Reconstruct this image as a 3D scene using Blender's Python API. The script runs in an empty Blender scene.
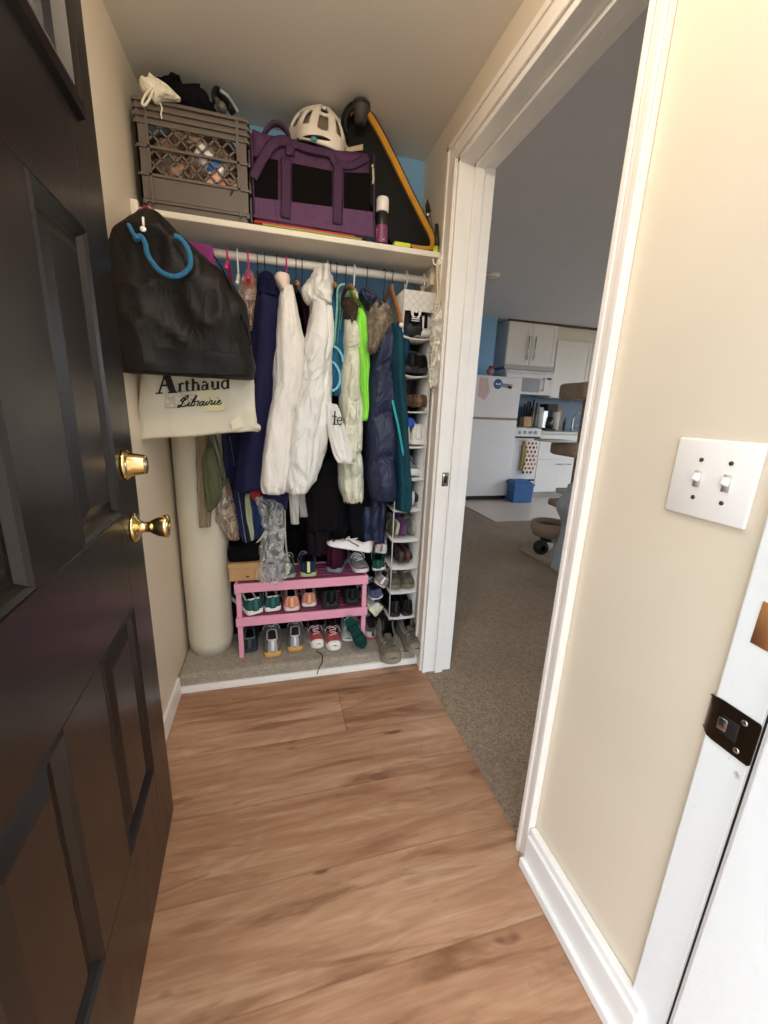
import bpy, bmesh, math, random
from mathutils import Vector, Matrix, noise
random.seed(7)
PI = math.pi
S = bpy.context.scene
COL = S.collection
# ------------------------------------------------------------------ camera
RC = ((0.96604, -0.02585, 0.25710), (-0.25532, -0.24864, 0.93434), (0.03978, -0.96825, -0.24680))
FOC = 400.06
CAMZ = 1.2
cam_d = bpy.data.cameras.new('camera'); cam = bpy.data.objects.new('camera', cam_d); COL.objects.link(cam)
cam_d.sensor_fit = 'HORIZONTAL'; cam_d.sensor_width = 36; cam_d.lens = 36 * FOC / 768; cam_d.clip_start = .01
m = Matrix(((RC[0][0], -RC[0][1], -RC[0][2], 0), (RC[1][0], -RC[1][1], -RC[1][2], 0), (RC[2][0], -RC[2][1], -RC[2][2], CAMZ), (0, 0, 0, 1)))
cam.matrix_world = m
S.camera = cam


def ray(px, py):
    a, b = (px - 384) / FOC, (py - 512) / FOC
    return Vector([RC[i][0] * a + RC[i][1] * b + RC[i][2] for i in range(3)])


def at(px, py, Y):
    """point of the place seen at a photo position, on the upright plane y = Y"""
    d = ray(px, py); t = Y / d.y
    return Vector((d.x * t, Y, CAMZ + d.z * t))


def onz(px, py, Z):
    d = ray(px, py); t = (Z - CAMZ) / d.z
    return Vector((d.x * t, d.y * t, Z))


# ------------------------------------------------------------------ materials
def lin(h):
    h = h.lstrip('#'); h = h if len(h) == 6 else ''.join(q * 2 for q in h); c = [int(h[i:i + 2], 16) / 255 for i in (0, 2, 4)]
    return tuple(x / 12.92 if x <= .04045 else ((x + .055) / 1.055) ** 2.4 for x in c) + (1,)


MATS = {}


def M(name, col=None, rough=.6, metal=0, var=.12, vscale=6, bump=0, bscale=60, stretch=(1, 1, 1), sheen=0, alpha=1, trans=0, coat=0, col2=None, thr=None, spec=.5):
    if name in MATS: return MATS[name]
    mt = bpy.data.materials.new(name); mt.use_nodes = True
    nt = mt.node_tree; N = nt.nodes; Lk = nt.links
    b = N['Principled BSDF']
    c = lin(col)
    b.inputs['Roughness'].default_value = rough; b.inputs['Metallic'].default_value = metal
    b.inputs['Sheen Weight'].default_value = sheen; b.inputs['Alpha'].default_value = alpha
    b.inputs['Transmission Weight'].default_value = trans; b.inputs['Coat Weight'].default_value = coat
    b.inputs['Specular IOR Level'].default_value = spec
    tc = N.new('ShaderNodeTexCoord'); mp = N.new('ShaderNodeMapping'); mp.inputs['Scale'].default_value = stretch
    Lk.new(tc.outputs['Object'], mp.inputs['Vector'])
    n = N.new('ShaderNodeTexNoise'); n.inputs['Scale'].default_value = vscale; n.inputs['Detail'].default_value = 5
    Lk.new(mp.outputs[0], n.inputs['Vector'])
    r = N.new('ShaderNodeValToRGB')
    if col2:
        lo, hi = c, lin(col2)
    else:
        lo = tuple(x * (1 - var) for x in c[:3]) + (1,); hi = tuple(min(1, x * (1 + var)) for x in c[:3]) + (1,)
    r.color_ramp.elements[0].color = lo; r.color_ramp.elements[1].color = hi
    a0, a1 = thr or (.3, .7)
    r.color_ramp.elements[0].position = a0; r.color_ramp.elements[1].position = a1
    Lk.new(n.outputs['Fac'], r.inputs[0]); Lk.new(r.outputs[0], b.inputs['Base Color'])
    if bump:
        n2 = N.new('ShaderNodeTexNoise'); n2.inputs['Scale'].default_value = bscale; n2.inputs['Detail'].default_value = 4
        Lk.new(mp.outputs[0], n2.inputs['Vector'])
        bp = N.new('ShaderNodeBump'); bp.inputs['Strength'].default_value = bump; bp.inputs['Distance'].default_value = .004
        Lk.new(n2.outputs['Fac'], bp.inputs['Height']); Lk.new(bp.outputs[0], b.inputs['Normal'])
    MATS[name] = mt
    return mt


class NB:
    """small helper for node networks"""
    def __init__(s, name, rough=.6):
        s.m = bpy.data.materials.new(name); s.m.use_nodes = True; s.nt = s.m.node_tree; s.N = s.nt.nodes
        s.b = s.N['Principled BSDF']; s.b.inputs['Roughness'].default_value = rough; MATS[name] = s.m

    def put(s, sock, v):
        if isinstance(v, bpy.types.NodeSocket): s.nt.links.new(v, sock)
        else: sock.default_value = v

    def math(s, op, a, b=0, c=None):
        n = s.N.new('ShaderNodeMath'); n.operation = op; s.put(n.inputs[0], a); s.put(n.inputs[1], b)
        if c is not None: s.put(n.inputs[2], c)
        return n.outputs[0]

    def xyz(s, kind='Object'):
        t = s.N.new('ShaderNodeTexCoord'); x = s.N.new('ShaderNodeSeparateXYZ'); s.nt.links.new(t.outputs[kind], x.inputs[0])
        return x.outputs

    def vec(s, x, y, z):
        n = s.N.new('ShaderNodeCombineXYZ'); s.put(n.inputs[0], x); s.put(n.inputs[1], y); s.put(n.inputs[2], z); return n.outputs[0]

    def noise(s, v, scale, detail=4, dist=0, rough=.5):
        n = s.N.new('ShaderNodeTexNoise'); s.put(n.inputs['Vector'], v); n.inputs['Scale'].default_value = scale
        n.inputs['Detail'].default_value = detail; n.inputs['Distortion'].default_value = dist; n.inputs['Roughness'].default_value = rough
        return n.outputs['Fac']

    def white(s, v):
        n = s.N.new('ShaderNodeTexWhiteNoise'); n.noise_dimensions = '3D'; s.put(n.inputs['Vector'], v); return n.outputs['Value']

    def ramp(s, f, stops):
        n = s.N.new('ShaderNodeValToRGB'); e = n.color_ramp.elements
        while len(e) < len(stops): e.new(.5)
        for k, (p, c) in enumerate(stops): e[k].position = p; e[k].color = lin(c) if isinstance(c, str) else (c, c, c, 1)
        s.put(n.inputs[0], f); return n.outputs[0]

    def mix(s, f, a, b, mode='MIX'):
        n = s.N.new('ShaderNodeMix'); n.data_type = 'RGBA'; n.blend_type = mode
        s.put(n.inputs[0], f); s.put(n.inputs[6], a if isinstance(a, bpy.types.NodeSocket) else lin(a)); s.put(n.inputs[7], b if isinstance(b, bpy.types.NodeSocket) else lin(b))
        return n.outputs[2]

    def bump(s, h, st=.3, d=.003):
        n = s.N.new('ShaderNodeBump'); n.inputs['Strength'].default_value = st; n.inputs['Distance'].default_value = d
        s.put(n.inputs['Height'], h); s.nt.links.new(n.outputs[0], s.b.inputs['Normal'])

    def col(s, c): s.put(s.b.inputs['Base Color'], c)


def laminate():
    k = NB('oak_laminate', .34)
    X, Y, Z = k.xyz()[:3]
    W = .227
    yy = k.math('DIVIDE', k.math('SUBTRACT', Y, .806), W)
    row = k.math('FLOOR', yy); fy = k.math('SUBTRACT', yy, row)
    rnd = k.white(k.vec(row, 3.7, 0))
    # board ends, staggered from row to row; one falls at x = .235 in the row next to the closet but one
    xo = k.math('MULTIPLY', k.math('SUBTRACT', 1, k.math('COMPARE', row, 2, .1)), -.47)
    xo = k.math('ADD', xo, k.math('MULTIPLY', k.math('FRACT', k.math('MULTIPLY', row, .5)), .04))
    xx = k.math('DIVIDE', k.math('ADD', k.math('SUBTRACT', X, .235), xo), 1.22)
    colm = k.math('FLOOR', xx); fx = k.math('SUBTRACT', xx, colm)
    r2 = k.white(k.vec(row, colm, 5.1))
    off = k.math('MULTIPLY', r2, 37)
    g = k.noise(k.vec(k.math('MULTIPLY', X, 1.6), k.math('MULTIPLY', Y, 15), off), 1.5, 7, .6, .6)
    g2 = k.noise(k.vec(k.math('MULTIPLY', X, 5), k.math('MULTIPLY', Y, 90), off), 2, 4, .3, .6)
    big = k.noise(k.vec(k.math('MULTIPLY', X, 1.0), k.math('MULTIPLY', Y, 4.2), off), 1.5, 2, .4)
    rings = k.math('SINE', k.math('MULTIPLY', big, 95))
    base = k.ramp(g, [(.22, '#9a7156'), (.40, '#b28a6d'), (.56, '#c7a182'), (.78, '#dbbb9d')])
    c = k.mix(k.math('MULTIPLY', k.math('ADD', rings, 1), .13), base, '#a87a58')
    c = k.mix(k.math('MULTIPLY', k.ramp(g2, [(.35, 1.0), (.6, 0.0)]), .22), c, '#93684b')
    # darker heart streaks and knots
    st = k.noise(k.vec(k.math('MULTIPLY', X, 1.3), k.math('MULTIPLY', Y, 9), k.math('ADD', off, 9)), 1.2, 4, 1.3, .6)
    c = k.mix(k.ramp(st, [(.55, 0.0), (.69, .72)]), c, '#80573d')
    kn = k.noise(k.vec(k.math('MULTIPLY', X, 3.2), k.math('MULTIPLY', Y, 9), k.math('ADD', off, 21)), 1.6, 2, .4)
    c = k.mix(k.ramp(kn, [(.68, 0.0), (.76, .8)]), c, '#6e4a34')
    tone = k.ramp(r2, [(0, '#d8c8bc'), (1, '#ffffff')])
    c = k.mix(.75, c, tone, 'MULTIPLY')
    seam = k.math('MINIMUM', k.math('MULTIPLY', k.math('MINIMUM', fy, k.math('SUBTRACT', 1, fy)), W), k.math('MULTIPLY', k.math('MINIMUM', fx, k.math('SUBTRACT', 1, fx)), 1.22))
    sm = k.ramp(seam, [(.0, 1.0), (.0022, 0.0)])
    c = k.mix(k.math('MULTIPLY', sm, .34), c, '#5a3c2a')
    k.col(c)
    k.bump(k.math('ADD', k.math('MULTIPLY', g2, .25), k.math('MULTIPLY', sm, -1)), .25, .001)
    k.b.inputs['Specular IOR Level'].default_value = .4
    return k.m


def carpet(name, a, b_, c_, scale=1, bd=.006):
    k = NB(name, .95)
    X, Y, Z = k.xyz()[:3]; v = k.vec(X, Y, Z)
    n = k.noise(v, 130 * scale, 3, .4, .7); n2 = k.noise(v, 3, 4, .5); n3 = k.noise(v, 30 * scale, 4, .5)
    c = k.ramp(n, [(.3, a), (.5, b_), (.7, c_)])
    c = k.mix(k.ramp(n2, [(.35, 0.0), (.65, .35)]), c, a)
    c = k.mix(k.ramp(n3, [(.35, 0.0), (.7, .3)]), c, c_)
    k.col(c); k.bump(k.math('ADD', n, k.math('MULTIPLY', n3, .7)), 1.0, bd)
    k.b.inputs['Sheen Weight'].default_value = .2; k.b.inputs['Specular IOR Level'].default_value = .1
    return k.m


WALLC = M('cream_wall_paint', '#ded1bc', .55, var=.03, vscale=3, bump=.08, bscale=120)
CEILC = M('entry_ceiling_paint', '#dcd6cb', .8, var=.02, vscale=2)
BLUEW = M('sky_blue_wall_paint', '#7fb0d8', .7, var=.04, vscale=3)
WHITET = M('white_trim_gloss', '#ece9e4', .35, var=.03, vscale=8, bump=.1, bscale=30)
PEACH = M('white_casing_paint', '#ece4db', .38, var=.03, vscale=8, bump=.06, bscale=40)
CHIP = M('chipped_white_paint', '#7d786e', .45, col2='#eceeee', vscale=30, thr=(.24, .30), bump=.35, bscale=40)
LIVC = M('living_room_ceiling_paint', '#cfcfd2', .8, var=.02)
LAM = laminate()
CARP = carpet('brown_room_carpet', '#6b5845', '#8d7861', '#b39f87')
CARPC = carpet('beige_closet_carpet', '#7d7263', '#a59a89', '#c4baa8', 1.3)
TILE = M('pale_kitchen_vinyl', '#d9cdc2', .3, var=.05, vscale=2)


# ------------------------------------------------------------------ meshes
class G:
    """vertices and faces of one part"""
    def __init__(s): s.v = []; s.f = []; s.mi = []

    def face(s, idx, mi=0): s.f.append(tuple(idx)); s.mi.append(mi)

    def add(s, vs, fs, mi=0):
        o = len(s.v); s.v += [Vector(p) for p in vs]
        for f in fs: s.face([i + o for i in f], mi)
        return s

    def box(s, x0, x1, y0, y1, z0, z1, mi=0, R=None, c=None):
        vs = [Vector(p) for p in ((x0, y0, z0), (x1, y0, z0), (x1, y1, z0), (x0, y1, z0), (x0, y0, z1), (x1, y0, z1), (x1, y1, z1), (x0, y1, z1))]
        if R is not None:
            c = Vector(c) if c is not None else Vector(((x0 + x1) / 2, (y0 + y1) / 2, (z0 + z1) / 2))
            vs = [R @ (p - c) + c for p in vs]
        return s.add(vs, [(0, 3, 2, 1), (4, 5, 6, 7), (0, 1, 5, 4), (1, 2, 6, 5), (2, 3, 7, 6), (3, 0, 4, 7)], mi)

    def beam(s, a, b, w, t, up=(0, 0, 1), mi=0):
        a, b = Vector(a), Vector(b); d = (b - a).normalized(); u = Vector(up)
        sx = d.cross(u).normalized() * w / 2; sz = sx.cross(d).normalized() * t / 2
        vs = [a - sx - sz, a + sx - sz, a + sx + sz, a - sx + sz, b - sx - sz, b + sx - sz, b + sx + sz, b - sx + sz]
        return s.add(vs, [(0, 3, 2, 1), (4, 5, 6, 7), (0, 1, 5, 4), (1, 2, 6, 5), (2, 3, 7, 6), (3, 0, 4, 7)], mi)

    def rings(s, rs, closed=False, cap=True, mi=0):
        n = len(rs[0]); o = len(s.v)
        for r in rs: s.v += [Vector(p) for p in r]
        k = len(rs)
        for i in range(k if closed else k - 1):
            a, b = o + i * n, o + ((i + 1) % k) * n
            for j in range(n): s.face((a + j, a + (j + 1) % n, b + (j + 1) % n, b + j), mi)
        if cap and not closed:
            s.face([o + j for j in range(n)][::-1], mi); s.face([o + (k - 1) * n + j for j in range(n)], mi)
        return s

    def tube(s, path, r, n=8, closed=False, flat=None, up=None, mi=0):
        path = [Vector(p) for p in path]; k = len(path)
        rr = r if isinstance(r, (list, tuple)) else [r] * k
        T = []
        for i in range(k):
            a = path[(i - 1) % k] if (closed or i) else path[0]; b = path[(i + 1) % k] if (closed or i < k - 1) else path[-1]
            d = b - a; T.append(d.normalized() if d.length > 1e-9 else Vector((0, 0, 1)))
        u = Vector(up) if up else (Vector((0, 0, 1)) if abs(T[0].z) < .9 else Vector((0, 1, 0)))
        rs = []
        for i in range(k):
            if up: w = Vector(up)
            else: w = u
            w = (w - T[i] * w.dot(T[i]))
            w = w.normalized() if w.length > 1e-6 else T[i].orthogonal().normalized()
            u = w; sd = T[i].cross(w)
            fa, fb = flat or (1, 1)
            rs.append([path[i] + (sd * math.cos(2 * PI * j / n) * fa + w * math.sin(2 * PI * j / n) * fb) * rr[i] for j in range(n)])
        return s.rings(rs, closed, mi=mi)

    def lathe(s, prof, c=(0, 0, 0), axis='z', n=20, mi=0, cap=True):
        c = Vector(c); rs = []
        for r, h in prof:
            ring = []
            for j in range(n):
                a = 2 * PI * j / n; x, y = r * math.cos(a), r * math.sin(a)
                p = {'z': (x, y, h), 'y': (x, h, -y), '-y': (x, -h, y), 'x': (h, x, y)}[axis]
                ring.append(c + Vector(p))
            rs.append(ring)
        return s.rings(rs, cap=cap, mi=mi)

    def ball(s, c, r, n=14, k=9, mi=0, amp=0, sc=6, R=None):
        r = Vector(r) if not isinstance(r, (int, float)) else Vector((r, r, r)); c = Vector(c); rs = []
        for i in range(1, k):
            t = PI * i / k
            ring = []
            for j in range(n):
                a = 2 * PI * j / n; d = Vector((math.sin(t) * math.cos(a), math.sin(t) * math.sin(a), -math.cos(t)))
                q = 1 + (amp * noise.noise(d * sc + c * 9) if amp else 0)
                p = Vector((d.x * r.x, d.y * r.y, d.z * r.z)) * q
                if R is not None: p = R @ p
                ring.append(c + p)
            rs.append(ring)
        o = len(s.v); s.rings(rs, cap=True, mi=mi); return s

    def grid(s, P, mi=0, wrap=False):
        a, b = len(P), len(P[0]); o = len(s.v)
        for r in P: s.v += [Vector(p) for p in r]
        for i in range(a - 1):
            for j in range(b if wrap else b - 1):
                s.face((o + i * b + j, o + i * b + (j + 1) % b, o + (i + 1) * b + (j + 1) % b, o + (i + 1) * b + j), mi)
        return s

    def prism(s, pts, h, mi=0):
        """outline pts (3D loop) pushed along vector h"""
        h = Vector(h); return s.rings([[Vector(p) for p in pts], [Vector(p) + h for p in pts]], mi=mi)

    def lump(s, a, sc, seed=0):
        for p in s.v: p += noise.noise_vector(p * sc + Vector((seed, seed * 1.7, 0))) * a
        return s


def smooth_path(pts, k=6, closed=False):
    pts = [Vector(p) for p in pts]; n = len(pts); out = []
    for i in range(n if closed else n - 1):
        p = [pts[(i + j) % n] if closed else pts[max(0, min(n - 1, i + j))] for j in (-1, 0, 1, 2)]
        for q in range(k):
            t = q / k
            out.append(.5 * ((2 * p[1]) + (p[2] - p[0]) * t + (2 * p[0] - 5 * p[1] + 4 * p[2] - p[3]) * t * t + (3 * p[1] - p[0] - 3 * p[2] + p[3]) * t ** 3))
    if not closed: out.append(pts[-1])
    return out


def link(name, g, mat, parent=None, off=(0, 0, 0), smooth=True, bevel=0, sub=0, solid=0, solid_off=-1, solid_mat=0, ang=40):
    me = bpy.data.meshes.new(name); off = Vector(off)
    me.from_pydata([tuple(v - off) for v in g.v], [], g.f)
    mats = mat if isinstance(mat, (list, tuple)) else [mat]
    for q in mats: me.materials.append(q)
    for p, mi in zip(me.polygons, g.mi): p.material_index = mi; p.use_smooth = bool(smooth)
    bm = bmesh.new(); bm.from_mesh(me); bmesh.ops.recalc_face_normals(bm, faces=bm.faces); bm.to_mesh(me); bm.free()
    if smooth == 'auto':
        try: me.set_sharp_from_angle(angle=math.radians(ang))
        except Exception: pass
    o = bpy.data.objects.new(name, me); COL.objects.link(o)
    if parent is not None: o.parent = parent
    if solid:
        md = o.modifiers.new('solid', 'SOLIDIFY'); md.thickness = solid; md.offset = solid_off; md.material_offset = solid_mat
    if bevel:
        md = o.modifiers.new('bevel', 'BEVEL'); md.width = bevel; md.segments = 2; md.limit_method = 'ANGLE'; md.angle_limit = math.radians(35)
    if sub:
        md = o.modifiers.new('sub', 'SUBSURF'); md.levels = sub; md.render_levels = sub
    return o


def struct(name, g, mat, **k):
    k.setdefault('smooth', False)
    o = link(name, g, mat, **k); o['kind'] = 'structure'; return o


def tag(o, label, cat, group=None, kind=None):
    o['label'] = label; o['category'] = cat
    if group: o['group'] = group
    if kind: o['kind'] = kind
    return o


class Thing:
    """an Empty at the thing's base; part() meshes are given in world coordinates unless local"""
    def __init__(s, name, label, cat, loc, rz=0, group=None, rot=None, local=False):
        o = bpy.data.objects.new(name, None); COL.objects.link(o); o.empty_display_size = .05
        o.location = loc; o.rotation_euler = rot or (0, 0, rz); s.o = o; s.loc = Vector(loc); s.local = local
        tag(o, label, cat, group)

    def part(s, name, g, mat, parent=None, label=None, **k):
        o = link(name, g, mat, parent=parent or s.o, off=(0, 0, 0) if s.local else s.loc, **k)
        if label: o['label'] = label
        return o


def one(name, g, mat, label, cat, group=None, **k):
    """a thing that is a single mesh, its origin at the middle of its underside"""
    zs = [v.z for v in g.v]; c = sum(g.v, Vector()) / len(g.v); c.z = min(zs)
    o = link(name, g, mat, off=c, **k); o.location = c
    return tag(o, label, cat, group)
# ------------------------------------------------------------------ the entry
XL, XR, YB, ZC = -.425, .655, 1.955, 2.25      # left wall, right wall, closet back, ceiling
DY0, DY1, DZ = .738, 1.552, 2.066               # doorway to the living room
SY, SZ = 1.61, .08                            # closet step
XT = .78                                      # far face of the right wall
struct('floor', G().box(XL - .1, XR + .002, -.35, SY + .1, -.05, 0), LAM)
struct('floor', G().box(XR + .002, 6.6, -2, 5.9, -.05, .004), CARP)
struct('floor', G().box(2.42, 6.6, 3.95, 5.9, .0035, .009), TILE)
g = G().box(XL, XR, SY + .012, YB + .02, .0, SZ)
struct('floor', g, CARPC, bevel=.014)
struct('ceiling', G().box(XL - .1, XR + .15, .1, YB + .1, ZC, ZC + .08), CEILC)
struct('wall_left', G().box(XL - .08, XL, .1, YB + .05, -.02, ZC + .01), WALLC)
struct('wall_back', G().box(XL - .05, XR + .1, YB, YB + .08, -.02, ZC + .01), BLUEW)
g = G().box(XR, XT, DY1, YB + .02, -.02, ZC + .01).box(XR, XT, .34, DY0, -.02, ZC + .01).box(XR, XT, DY0, DY1, DZ, ZC + .01)
struct('wall_right', g, WALLC)
g = G().box(-1.2, -.345, .19, .33, -.3, ZC + .3).box(.70, 1.2, .19, .34, -.3, ZC + .3).box(-.345, .70, .19, .34, 2.09, ZC + .3)
struct('wall_front', g, WALLC)
# white trim strip at the foot of the closet step
struct('trim_1', G().box(XL, XR + .002, SY, SY + .016, 0, .03), WHITET, bevel=.003)


def door_trim(name, x0, x1, mat):
    """flat casing with a raised outer and inner band round the doorway"""
    g = G(); w = .088; wn = .042; a, b, z = DY0, DY1, DZ; wt = .072
    for (y0, y1) in ((a - wn, a), (b, b + w)):
        g.box(x0, x1, y0, y1, 0, z + wt)
    g.box(x0, x1, a, b, z, z + wt)
    e = x0 - .006
    for (y0, y1) in ((a - .014, a), (b, b + .014), (a - wn, a - wn + .016), (b + w - .02, b + w)):
        inner = (y0, y1) in ((a - .014, a), (b, b + .014))
        g.box(e, x0, y0, y1, 0, z if inner else z + wt)
    g.box(e, x0, a - .014, b + .014, z, z + .014); g.box(e, x0, a - wn, b + w, z + wt - .02, z + wt)
    return struct(name, g, mat, bevel=.003)


door_trim('trim_2', XR - .016, XR - .0005, PEACH)
# lining of the doorway with its stop
g = G()
g.box(XR - .012, XT + .004, DY1 - .018, DY1 + .002, 0, DZ).box(XR - .012, XT + .004, DY0 - .002, DY0 + .006, 0, DZ).box(XR - .012, XT + .004, DY0, DY1, DZ - .018, DZ + .002)
g.box(XR + .045, XR + .082, DY1 - .032, DY1 - .017, 0, DZ - .018).box(XR + .045, XR + .082, DY0 + .005, DY0 + .010, 0, DZ - .018).box(XR + .045, XR + .082, DY0 + .017, DY1 - .017, DZ - .032, DZ - .017)
struct('trim_3', g, WHITET, bevel=.002)
# baseboards
g = G().box(XR - .020, XR - .0005, .345, DY0 - .043, .0, .125).box(XR - .028, XR - .018, .345, DY0 - .043, .0, .106).box(XR - .040, XR - .027, .345, DY0 - .043, .0, .03)
struct('baseboard_right', g, WHITET, bevel=.004)
struct('baseboard_left', G().box(XL, XL + .014, .35, SY, 0, .085), WHITET, bevel=.004)
BRASS = M('polished_brass', '#e6cd92', .13, metal=1, var=.05)
CHROME = M('worn_steel', '#b9b9b6', .25, metal=1, var=.05)
BRONZE = M('dark_bronze_plate', '#4a3f33', .28, metal=.9, var=.15, vscale=40)
PLASTW = M('white_plastic', '#eee9e4', .3, var=.01)
BLACK = M('matt_black', '#100f10', .6, var=.2)
# small strike plate on the doorway lining
t = Thing('strike_plate', 'small steel strike plate on the white doorway lining beside the closet', 'strike plate', (XR + .03, DY1 - .019, .93))
t.part('plate', G().box(XR + .012, XR + .040, DY1 - .0205, DY1 - .0182, .90, .958), CHROME)
t.part('latch_hole', G().box(XR + .019, XR + .033, DY1 - .0212, DY1 - .0204, .915, .943), BLACK)
# switch plate
t = Thing('light_switch', 'white double toggle switch plate on the cream wall', 'light switch', (XR, .462, 1.06))
g = G().box(XR - .0065, XR, .400, .527, 1.052, 1.176)
t.part('plate', g, PLASTW, bevel=.004)
for q, y in enumerate((.482, .438)):
    t.part('slot', G().box(XR - .0072, XR - .006, y - .0055, y + .0055, 1.101, 1.127), M('grey_slot', '#b9b3ac', .6))
    g = G().box(XR - .015, XR - .006, y - .0042, y + .0042, 1.109, 1.121, R=Matrix.Rotation(.45, 3, 'Y'), c=(XR - .007, y, 1.114))
    t.part('toggle', g, PLASTW, bevel=.0015)
    for z in (1.144, 1.084):
        t.part('screw', G().lathe([(.0034, .001), (.0034, -.0008), (.001, -.0014)], (XR - .0066, y, z), 'x', 10), M('dark_screw', '#4c4640', .4, metal=.6))
# right jamb of the entrance with its strike
JX = .645
struct('trim_4', G().box(JX, .71, .312, .376, -.02, 2.09), CHIP, bevel=.003)
struct('trim_5', G().box(JX - .012, .71, .05, .300, -.02, 2.09).box(JX - .006, .71, .300, .306, -.02, 2.09), CHIP, bevel=.004)
struct('trim_6', G().box(JX + .003, .70, .300, .314, -.02, 2.09), BLACK)  # black strip put in the weatherstrip gap for its shade
t = Thing('strike_plate', 'dark bronze strike plate on the chipped white entrance jamb', 'strike plate', (JX, .35, .735))
g = G()
ys_ = (.311, .314, .328, .343, .354, .364, .372, .378, .383)
P = [[(JX - .0025 + (0 if y < .368 else (y - .368) ** 2 * 34), y, z) for z in (.724 + c_, .729, .75, .775, .790, .796 - c_)] for y, c_ in zip(ys_, (.004, 0, 0, 0, 0, 0, .001, .004, .009))]
t.part('plate', G().grid(P), BRONZE, solid=.0022, bevel=.001)
t.part('latch_hole', G().box(JX - .0032, JX - .0022, .334, .358, .745, .775), BLACK, bevel=.0004)
t.part('tongue', G().box(JX - .0042, JX - .0026, .347, .361, .750, .770, R=Matrix.Rotation(.2, 3, 'Z')), CHROME, bevel=.001)
for z in (.736, .784):
    t.part('screw', G().lathe([(.0048, 0), (.0042, -.0014), (.001, -.0016)], (JX - .0026, .330, z), 'x', 12), CHROME)
one('bare_wood_patch', G().box(JX - .0012, JX + .004, .314, .352, .90, .965, R=Matrix.Rotation(.05, 3, 'X')).lump(.003, 60), M('bare_wood', '#b07a4a', .7, var=.35, vscale=30, stretch=(1, 1, .2)),
    'patch of bare orange wood on the chipped entrance jamb above the bronze strike', 'wood patch')
# ------------------------------------------------------------------ the front door
DH = Vector((-.276, .207, 0)); DA = math.atan2(.9983, -.0578); DW, DT = .86, .044
dk = NB('dark_brown_door_paint', .3)
X, Y, Z = dk.xyz()[:3]; v = dk.vec(X, Y, Z)
n = dk.noise(v, 3, 5, .4); n2 = dk.noise(dk.vec(dk.math('MULTIPLY', X, 8), Y, dk.math('MULTIPLY', Z, 3)), 3, 4)
dk.col(dk.mix(dk.ramp(n, [(.3, 0.0), (.7, 1.0)]), '#110c0b', '#191210'))
dk.put(dk.b.inputs['Roughness'], dk.math('ADD', .24, dk.math('MULTIPLY', n2, .12)))
sc = dk.noise(dk.vec(dk.math('MULTIPLY', X, 60), Y, dk.math('MULTIPLY', Z, 14)), 1, 2)
dk.bump(dk.math('ADD', dk.math('MULTIPLY', n, .6), dk.math('MULTIPLY', sc, .1)), .05, .002)
DOORM = dk.m
t = Thing('door_1', 'x', 'x', DH, DA, local=True); d1 = t.o
for k_ in ('label', 'category'): del d1[k_]
d1['kind'] = 'structure'
cols = ((DW - .353, DW - .138), (DW - .722, DW - .508))
rows = ((.30, .755), (.962, 1.49))
WU0, WU1, WZ0, WZ1 = DW - .73, DW - .13, 1.70, 1.93
g = G(); R_ = .009                                    # recess depth
xs = [0, cols[1][0], cols[1][1], cols[0][0], cols[0][1], DW]
for y0, y1 in ((0, R_),):
    g.box(0, xs[1], y0, DT, .012, 2.03).box(xs[4], DW, y0, DT, .012, 2.03)
    g.box(xs[1], xs[4], y0, DT, .012, .30).box(xs[1], xs[4], y0, DT, .755, .962).box(xs[1], xs[4], y0, DT, 1.49, WZ0).box(xs[1], xs[4], y0, DT, WZ1, 2.03)
    g.box(xs[2], xs[3], y0, DT, .30, .755).box(xs[2], xs[3], y0, DT, .962, 1.49)
t.part('door_slab', g, DOORM, smooth=False, bevel=.0015)
for (u0, u1) in cols:
    for (z0, z1) in rows:
        g = G()
        def ring(i, y): return [(u0 + i, y, z0 + i), (u1 - i, y, z0 + i), (u1 - i, y, z1 - i), (u0 + i, y, z1 - i)]
        g.rings([ring(-.001, .012), ring(.0, .0015), ring(.006, -.003), ring(.012, .002), ring(.02, .0115), ring(.028, .0115), ring(.052, .002), ring(.056, .0015)], cap=False)
        g.face([len(g.v) - 4 + q for q in range(4)])
        g.box(u0 - .001, u1 + .001, DT - .01, DT - .004, z0, z1)
        t.part('door_panel', g, DOORM, smooth=False)
g = G()
def wr(i, y): return [(WU0 + i, y, WZ0 + i), (WU1 - i, y, WZ0 + i), (WU1 - i, y, WZ1 - i), (WU0 + i, y, WZ1 - i)]
g.rings([wr(-.03, 0), wr(-.026, -.012), wr(-.012, -.016), wr(-.004, -.012), wr(.004, -.010), wr(.012, .008), wr(.014, .02)], cap=False)
t.part('window_frame', g, DOORM, smooth=False)
g = G()
for u in (WU0 + .18, WU1 - .18): g.box(u - .009, u + .009, .004, .018, WZ0, WZ1)
t.part('window_bar', g, DOORM, smooth=False, bevel=.002)
t.part('window_pane', G().box(WU0 - .005, WU1 + .005, .019, .023, WZ0 - .005, WZ1 + .005), M('door_glass', '#e8efe8', .04, trans=1, var=.01), smooth=False)
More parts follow.
